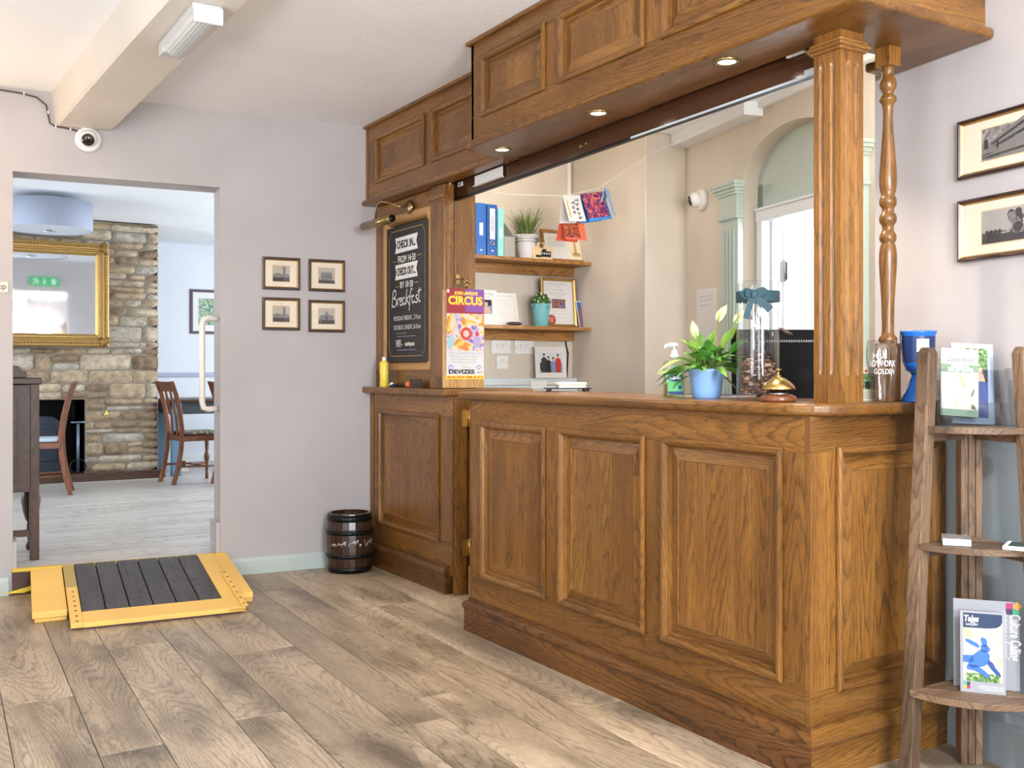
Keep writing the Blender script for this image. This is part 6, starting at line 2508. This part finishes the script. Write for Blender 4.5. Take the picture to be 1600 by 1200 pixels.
# sideboard with its back to the doorway wall
sb = thing('sideboard', 'dark wooden sideboard with turned front legs just inside the dining room', 'sideboard', (.25, 6.2, DZ))
SBx0, SBx1, SBy0, SBy1 = -.62, .695, 5.955, 6.36
b = MB()
b.box(SBx0 + .04, SBx1 - .03, SBy0 + .012, SBy1 - .01, .50, 1.075, 0, 'x')
b.box(SBx1 - .03, SBx1 - .012, SBy0 + .05, SBy1 - .03, .50, 1.07, 0, 'z')
b.build('carcass', DARKW, sb)
b = MB(F((SBx0, SBy0 + .008, 0), 0))
joinery(b, .04, 1.275, .51, 1.075, [(.10, .62, .57, 1.01), (.70, 1.205, .57, 1.01)], th=.006)
b.build('back_panel', DARKW, sb)
for x_ in (SBx0, SBx1 - .045):
    b = MB()
    b.box(x_, x_ + .045, SBy0, SBy0 + .045, DZ, 1.08, 0, 'z')
    b.build('leg', DARKW, sb, bevel=.003)
for x_ in (SBx0 + .03, SBx1 - .0):
    b = MB()
    b.lathe([(.022, DZ), (.030, DZ + .02), (.018, DZ + .05), (.024, DZ + .12), (.020, DZ + .16), (.030, DZ + .175), (.042, DZ + .22), (.052, DZ + .28), (.048, DZ + .33), (.028, DZ + .36), (.034, DZ + .37), (.022, DZ + .385), (.026, DZ + .40)], (x_, SBy1 - .03), n=24)
    b.box(x_ - .03, x_ + .03, SBy1 - .06, SBy1 - .0, DZ + .40, 1.07, 0, 'z')
    b.build('leg', DARKW, sb)
b = MB()
b.box(SBx0 - .01, SBx1 + .012, SBy0 - .005, SBy1 + .03, 1.078, 1.115, 0, 'x')
b.build('top', DARKW, sb, bevel=.006)
b = MB(F((SBx0, SBy0 + .02, 0), 0))
gal = [(.0, 1.115), (1.255, 1.115), (1.255, 1.150)] + [(1.235 - .03 * k_ / 6, 1.150 + .030 * math.sin(PI / 2 * k_ / 6) + .0) for k_ in range(7)] + [(1.12, 1.185), (1.06, 1.192), (.30, 1.192), (.08, 1.18), (.0, 1.15)]
b.prism(gal, -.015, 0, 0, 'x')
b.build('gallery', DARKW, sb, bevel=.003)
b = MB()
b.box(SBx0 + .04, SBx1 - .04, SBy0 + .005, SBy0 + .03, DZ + .13, DZ + .165, 0, 'x')
b.build('stretcher', DARKW, sb)


# dining chairs
def chair(label, seatm=SEATF):
    t = thing('dining_chair', label, 'chair', (0, 0, 0), 'reddish dining chairs')
    # local: back at y = 0, seat towards +y, width along x
    for sx in (-1, 1):
        b = MB()
        pts = [(-.075, 0), (-.035, .15), (-.008, .30), (0.0, .42), (0.0, .50), (-.020, .65), (-.055, .80), (-.100, .93)]
        rs = []
        for y_, z_ in pts:
            x_ = sx * (.165 + .012 * max(0, (z_ - .45)) / .48)
            rs.append([(x_ - .013, y_ - .019, z_), (x_ + .013, y_ - .019, z_), (x_ + .013, y_ + .019, z_), (x_ - .013, y_ + .019, z_)])
        b.rings(rs, 0, False)
        b.build('leg', MAHOG, t, bevel=.004)
        b = MB()
        b.lathe([(.013, 0), (.017, .02), (.012, .06), (.015, .10), (.013, .15), (.022, .18), (.027, .21), (.022, .24), (.014, .26), (.018, .30), (.019, .38), (.019, .42)], (sx * .18, .38), n=16)
        b.build('leg', MAHOG, t)
    b = MB()
    b.prism([(-.185, .0), (.185, .0), (.205, .41), (-.205, .41)], .385, .435, 0, 'x')
    b.build('seat_rail', MAHOG, t, bevel=.004)
    b = MB()
    b.prism([(-.17, .02), (.17, .02), (.19, .395), (-.19, .395)], .437, .468)
    b.build('seat', seatm, t, bevel=.015, seg=3)
    b = MB()
    rs = []
    for z_, y_ in ((.835, -.068), (.925, -.095)):
        rs.append([(-.172, y_ - .010, z_), (.172, y_ - .010, z_), (.172, y_ + .012, z_), (-.172, y_ + .012, z_)])
    b.rings(rs, 0, False, g='x')
    b.build('top_rail', MAHOG, t, bevel=.004)
    for x_ in (-.055, .055):
        b = MB()
        rs = []
        for z_, y_ in ((.43, .004), (.60, -.010), (.84, -.066)):
            rs.append([(x_ - .017, y_ - .005, z_), (x_ + .017, y_ - .005, z_), (x_ + .017, y_ + .006, z_), (x_ - .017, y_ + .006, z_)])
        b.rings(rs, 0, False)
        b.build('back_slat', MAHOG, t)
    for sx in (-1, 1):
        b = MB()
        b.tube([(sx * .165, -.02, .16), (sx * .178, .38, .15)], .010)
        b.build('stretcher', MAHOG, t)
    b = MB()
    b.tube([(-.17, .2, .155), (.17, .2, .155)], .010)
    b.build('stretcher', MAHOG, t)
    return t


c1 = chair('reddish slatted chair at the near left corner of the dining table')
c1.location = (2.225, 9.41, DZ)
c1.rotation_euler = (0, 0, R(-90 + 8))
c2 = copy_tree(c1)
c2['label'] = 'reddish slatted chair half hidden behind the right side of the doorway'
c2.location = (2.60, 9.02, DZ)
c2.rotation_euler = (0, 0, R(-90 + 8))
c3 = copy_tree(c1)
c3['label'] = 'side-on wooden chair with pale seat pad in front of the fireplace'
c3.location = (1.235, 9.12, DZ)
c3.rotation_euler = (0, 0, R(90 - 10.5))
for ch_ in bpy.data.objects:
    if ch_.parent == c3:
        ch_.data = ch_.data.copy()
        if ch_.name.startswith('seat') and not ch_.name.startswith('seat_rail'):
            ch_.data.materials[0] = plain('pale_blue_seat_pad', 'b9cad8', .7)
            ch_['label'] = 'pale blue seat pad'
tb = thing('dining_table', 'dark rectangular dining table with painted blue-grey legs', 'table', (3.0, 10.36, DZ))
b = MB()
b.box(2.30, 3.7, 9.96, 10.76, DZ + .72, DZ + .745, 0, 'x')
b.build('table_top', DARKW, tb, bevel=.004)
b = MB()
b.box(2.36, 3.6, 10.01, 10.03, DZ + .60, DZ + .72, 0, 'x')
b.box(2.36, 3.6, 10.69, 10.71, DZ + .60, DZ + .72, 0, 'x')
b.box(2.34, 2.36, 10.03, 10.69, DZ + .60, DZ + .72, 0, 'y')
b.build('apron', plain('dark_grey_apron', '34383c', .5), tb)
for x_, y_ in ((2.385, 10.04), (3.58, 10.04), (2.385, 10.68), (3.58, 10.68)):
    b = MB()
    b.box(x_ - .045, x_ + .045, y_ - .035, y_ + .035, DZ, DZ + .72)
    b.build('leg', plain('blue_grey_table_leg', '5e7d94', .5), tb, bevel=.003)
b = MB()
b.box(2.47, 2.59, 10.40, 10.46, DZ, DZ + .13)
b.box(2.495, 2.565, 10.394, 10.40, DZ + .06, DZ + .11, 1)
o = b.build('floor_box', [plain('cream_box', 'dcd4bf', .5), INK], bevel=.003)
tag(o, 'small cream box with a black window on the floor under the table', 'box')

# seen only in the mirror: exit sign, hanging bulb, long-case clock
b = MB(F((0, 5.80, 0), DWD) @ Matrix.Translation((1.30, 2.30, -.204)) @ Matrix.Rotation(PI, 4, 'Y'))
b.box(-.17, .17, -.055, .055, 0, .02)
b.rect(-.13, -.09, -.035, .035, 1, w=.0205)
b.rect(-.008, .008, -.02, .035, 1, w=.0205)
b.poly([(-.022, -.012), (0, -.038), (.022, -.012)], 1, w=.0206)
for P in ([(.07, .0), (.10, .03), (.13, .02)], [(.10, .025), (.095, -.005), (.07, -.035)], [(.095, -.005), (.12, -.015), (.13, -.038)]):
    b.stroke(P, .012, 1, w=.0206)
b.disc(.115, .034, .009, 1, w=.0208, n=12)
o = b.build('exit_sign', [plain('exit_green', '2aa05c', .5, em=.25), WHITE])
tag(o, 'green exit sign with running figure and down arrow, seen in the mirror', 'sign')
ck = thing('longcase_clock', 'dark longcase clock with a scrolled hood standing in the reception', 'clock', (1.82, -1.95, 0))
KM = F((1.82, -1.9, 0), 180)
b = MB(KM)
b.box(-.25, .25, 0, .45, -.24, 0, 0, 'y')
b.box(-.18, .18, .45, 1.45, -.2, -.04, 0, 'y')
b.build('case', DARKW, ck, bevel=.01)
b = MB(KM)
b.box(-.26, .26, 1.45, 1.95, -.24, 0, 0, 'y')
b.prism([(-.27, 1.95), (.27, 1.95), (.24, 2.05), (.10, 2.16), (.05, 2.10), (-.05, 2.10), (-.10, 2.16), (-.24, 2.05)], -.2, .01, 0, 'x')
b.build('hood', DARKW, ck, bevel=.005)
b = MB(KM @ Matrix.Translation((0, 1.70, .003)))
b.rect(-.17, .17, -.19, .12, 0)
b.disc(0, .10, .13, 0, w=.0005, n=30)
b.disc(0, -.03, .13, 1, w=.001, n=36)
b.stroke([(0, -.03), (.05, .04)], .008, 2, w=.002)
b.stroke([(0, -.03), (-.02, -.12)], .006, 2, w=.002)
b.build('dial', [BRASS, plain('cream_dial', 'd8e0cf', .6), INK], ck)
hb = thing('hanging_bulb', 'bare round bulb hanging on a thin cord in the reception', 'lamp', (1.45, .3, 2.05))
b = MB(); b.tube([(1.45, .3, 2.1), (1.45, .3, 2.609)], .004); b.build('cord', INK, hb)
b = MB(); b.ball((1.45, .3, 2.05), .045, n=18); b.build('bulb', LAMPE, hb)
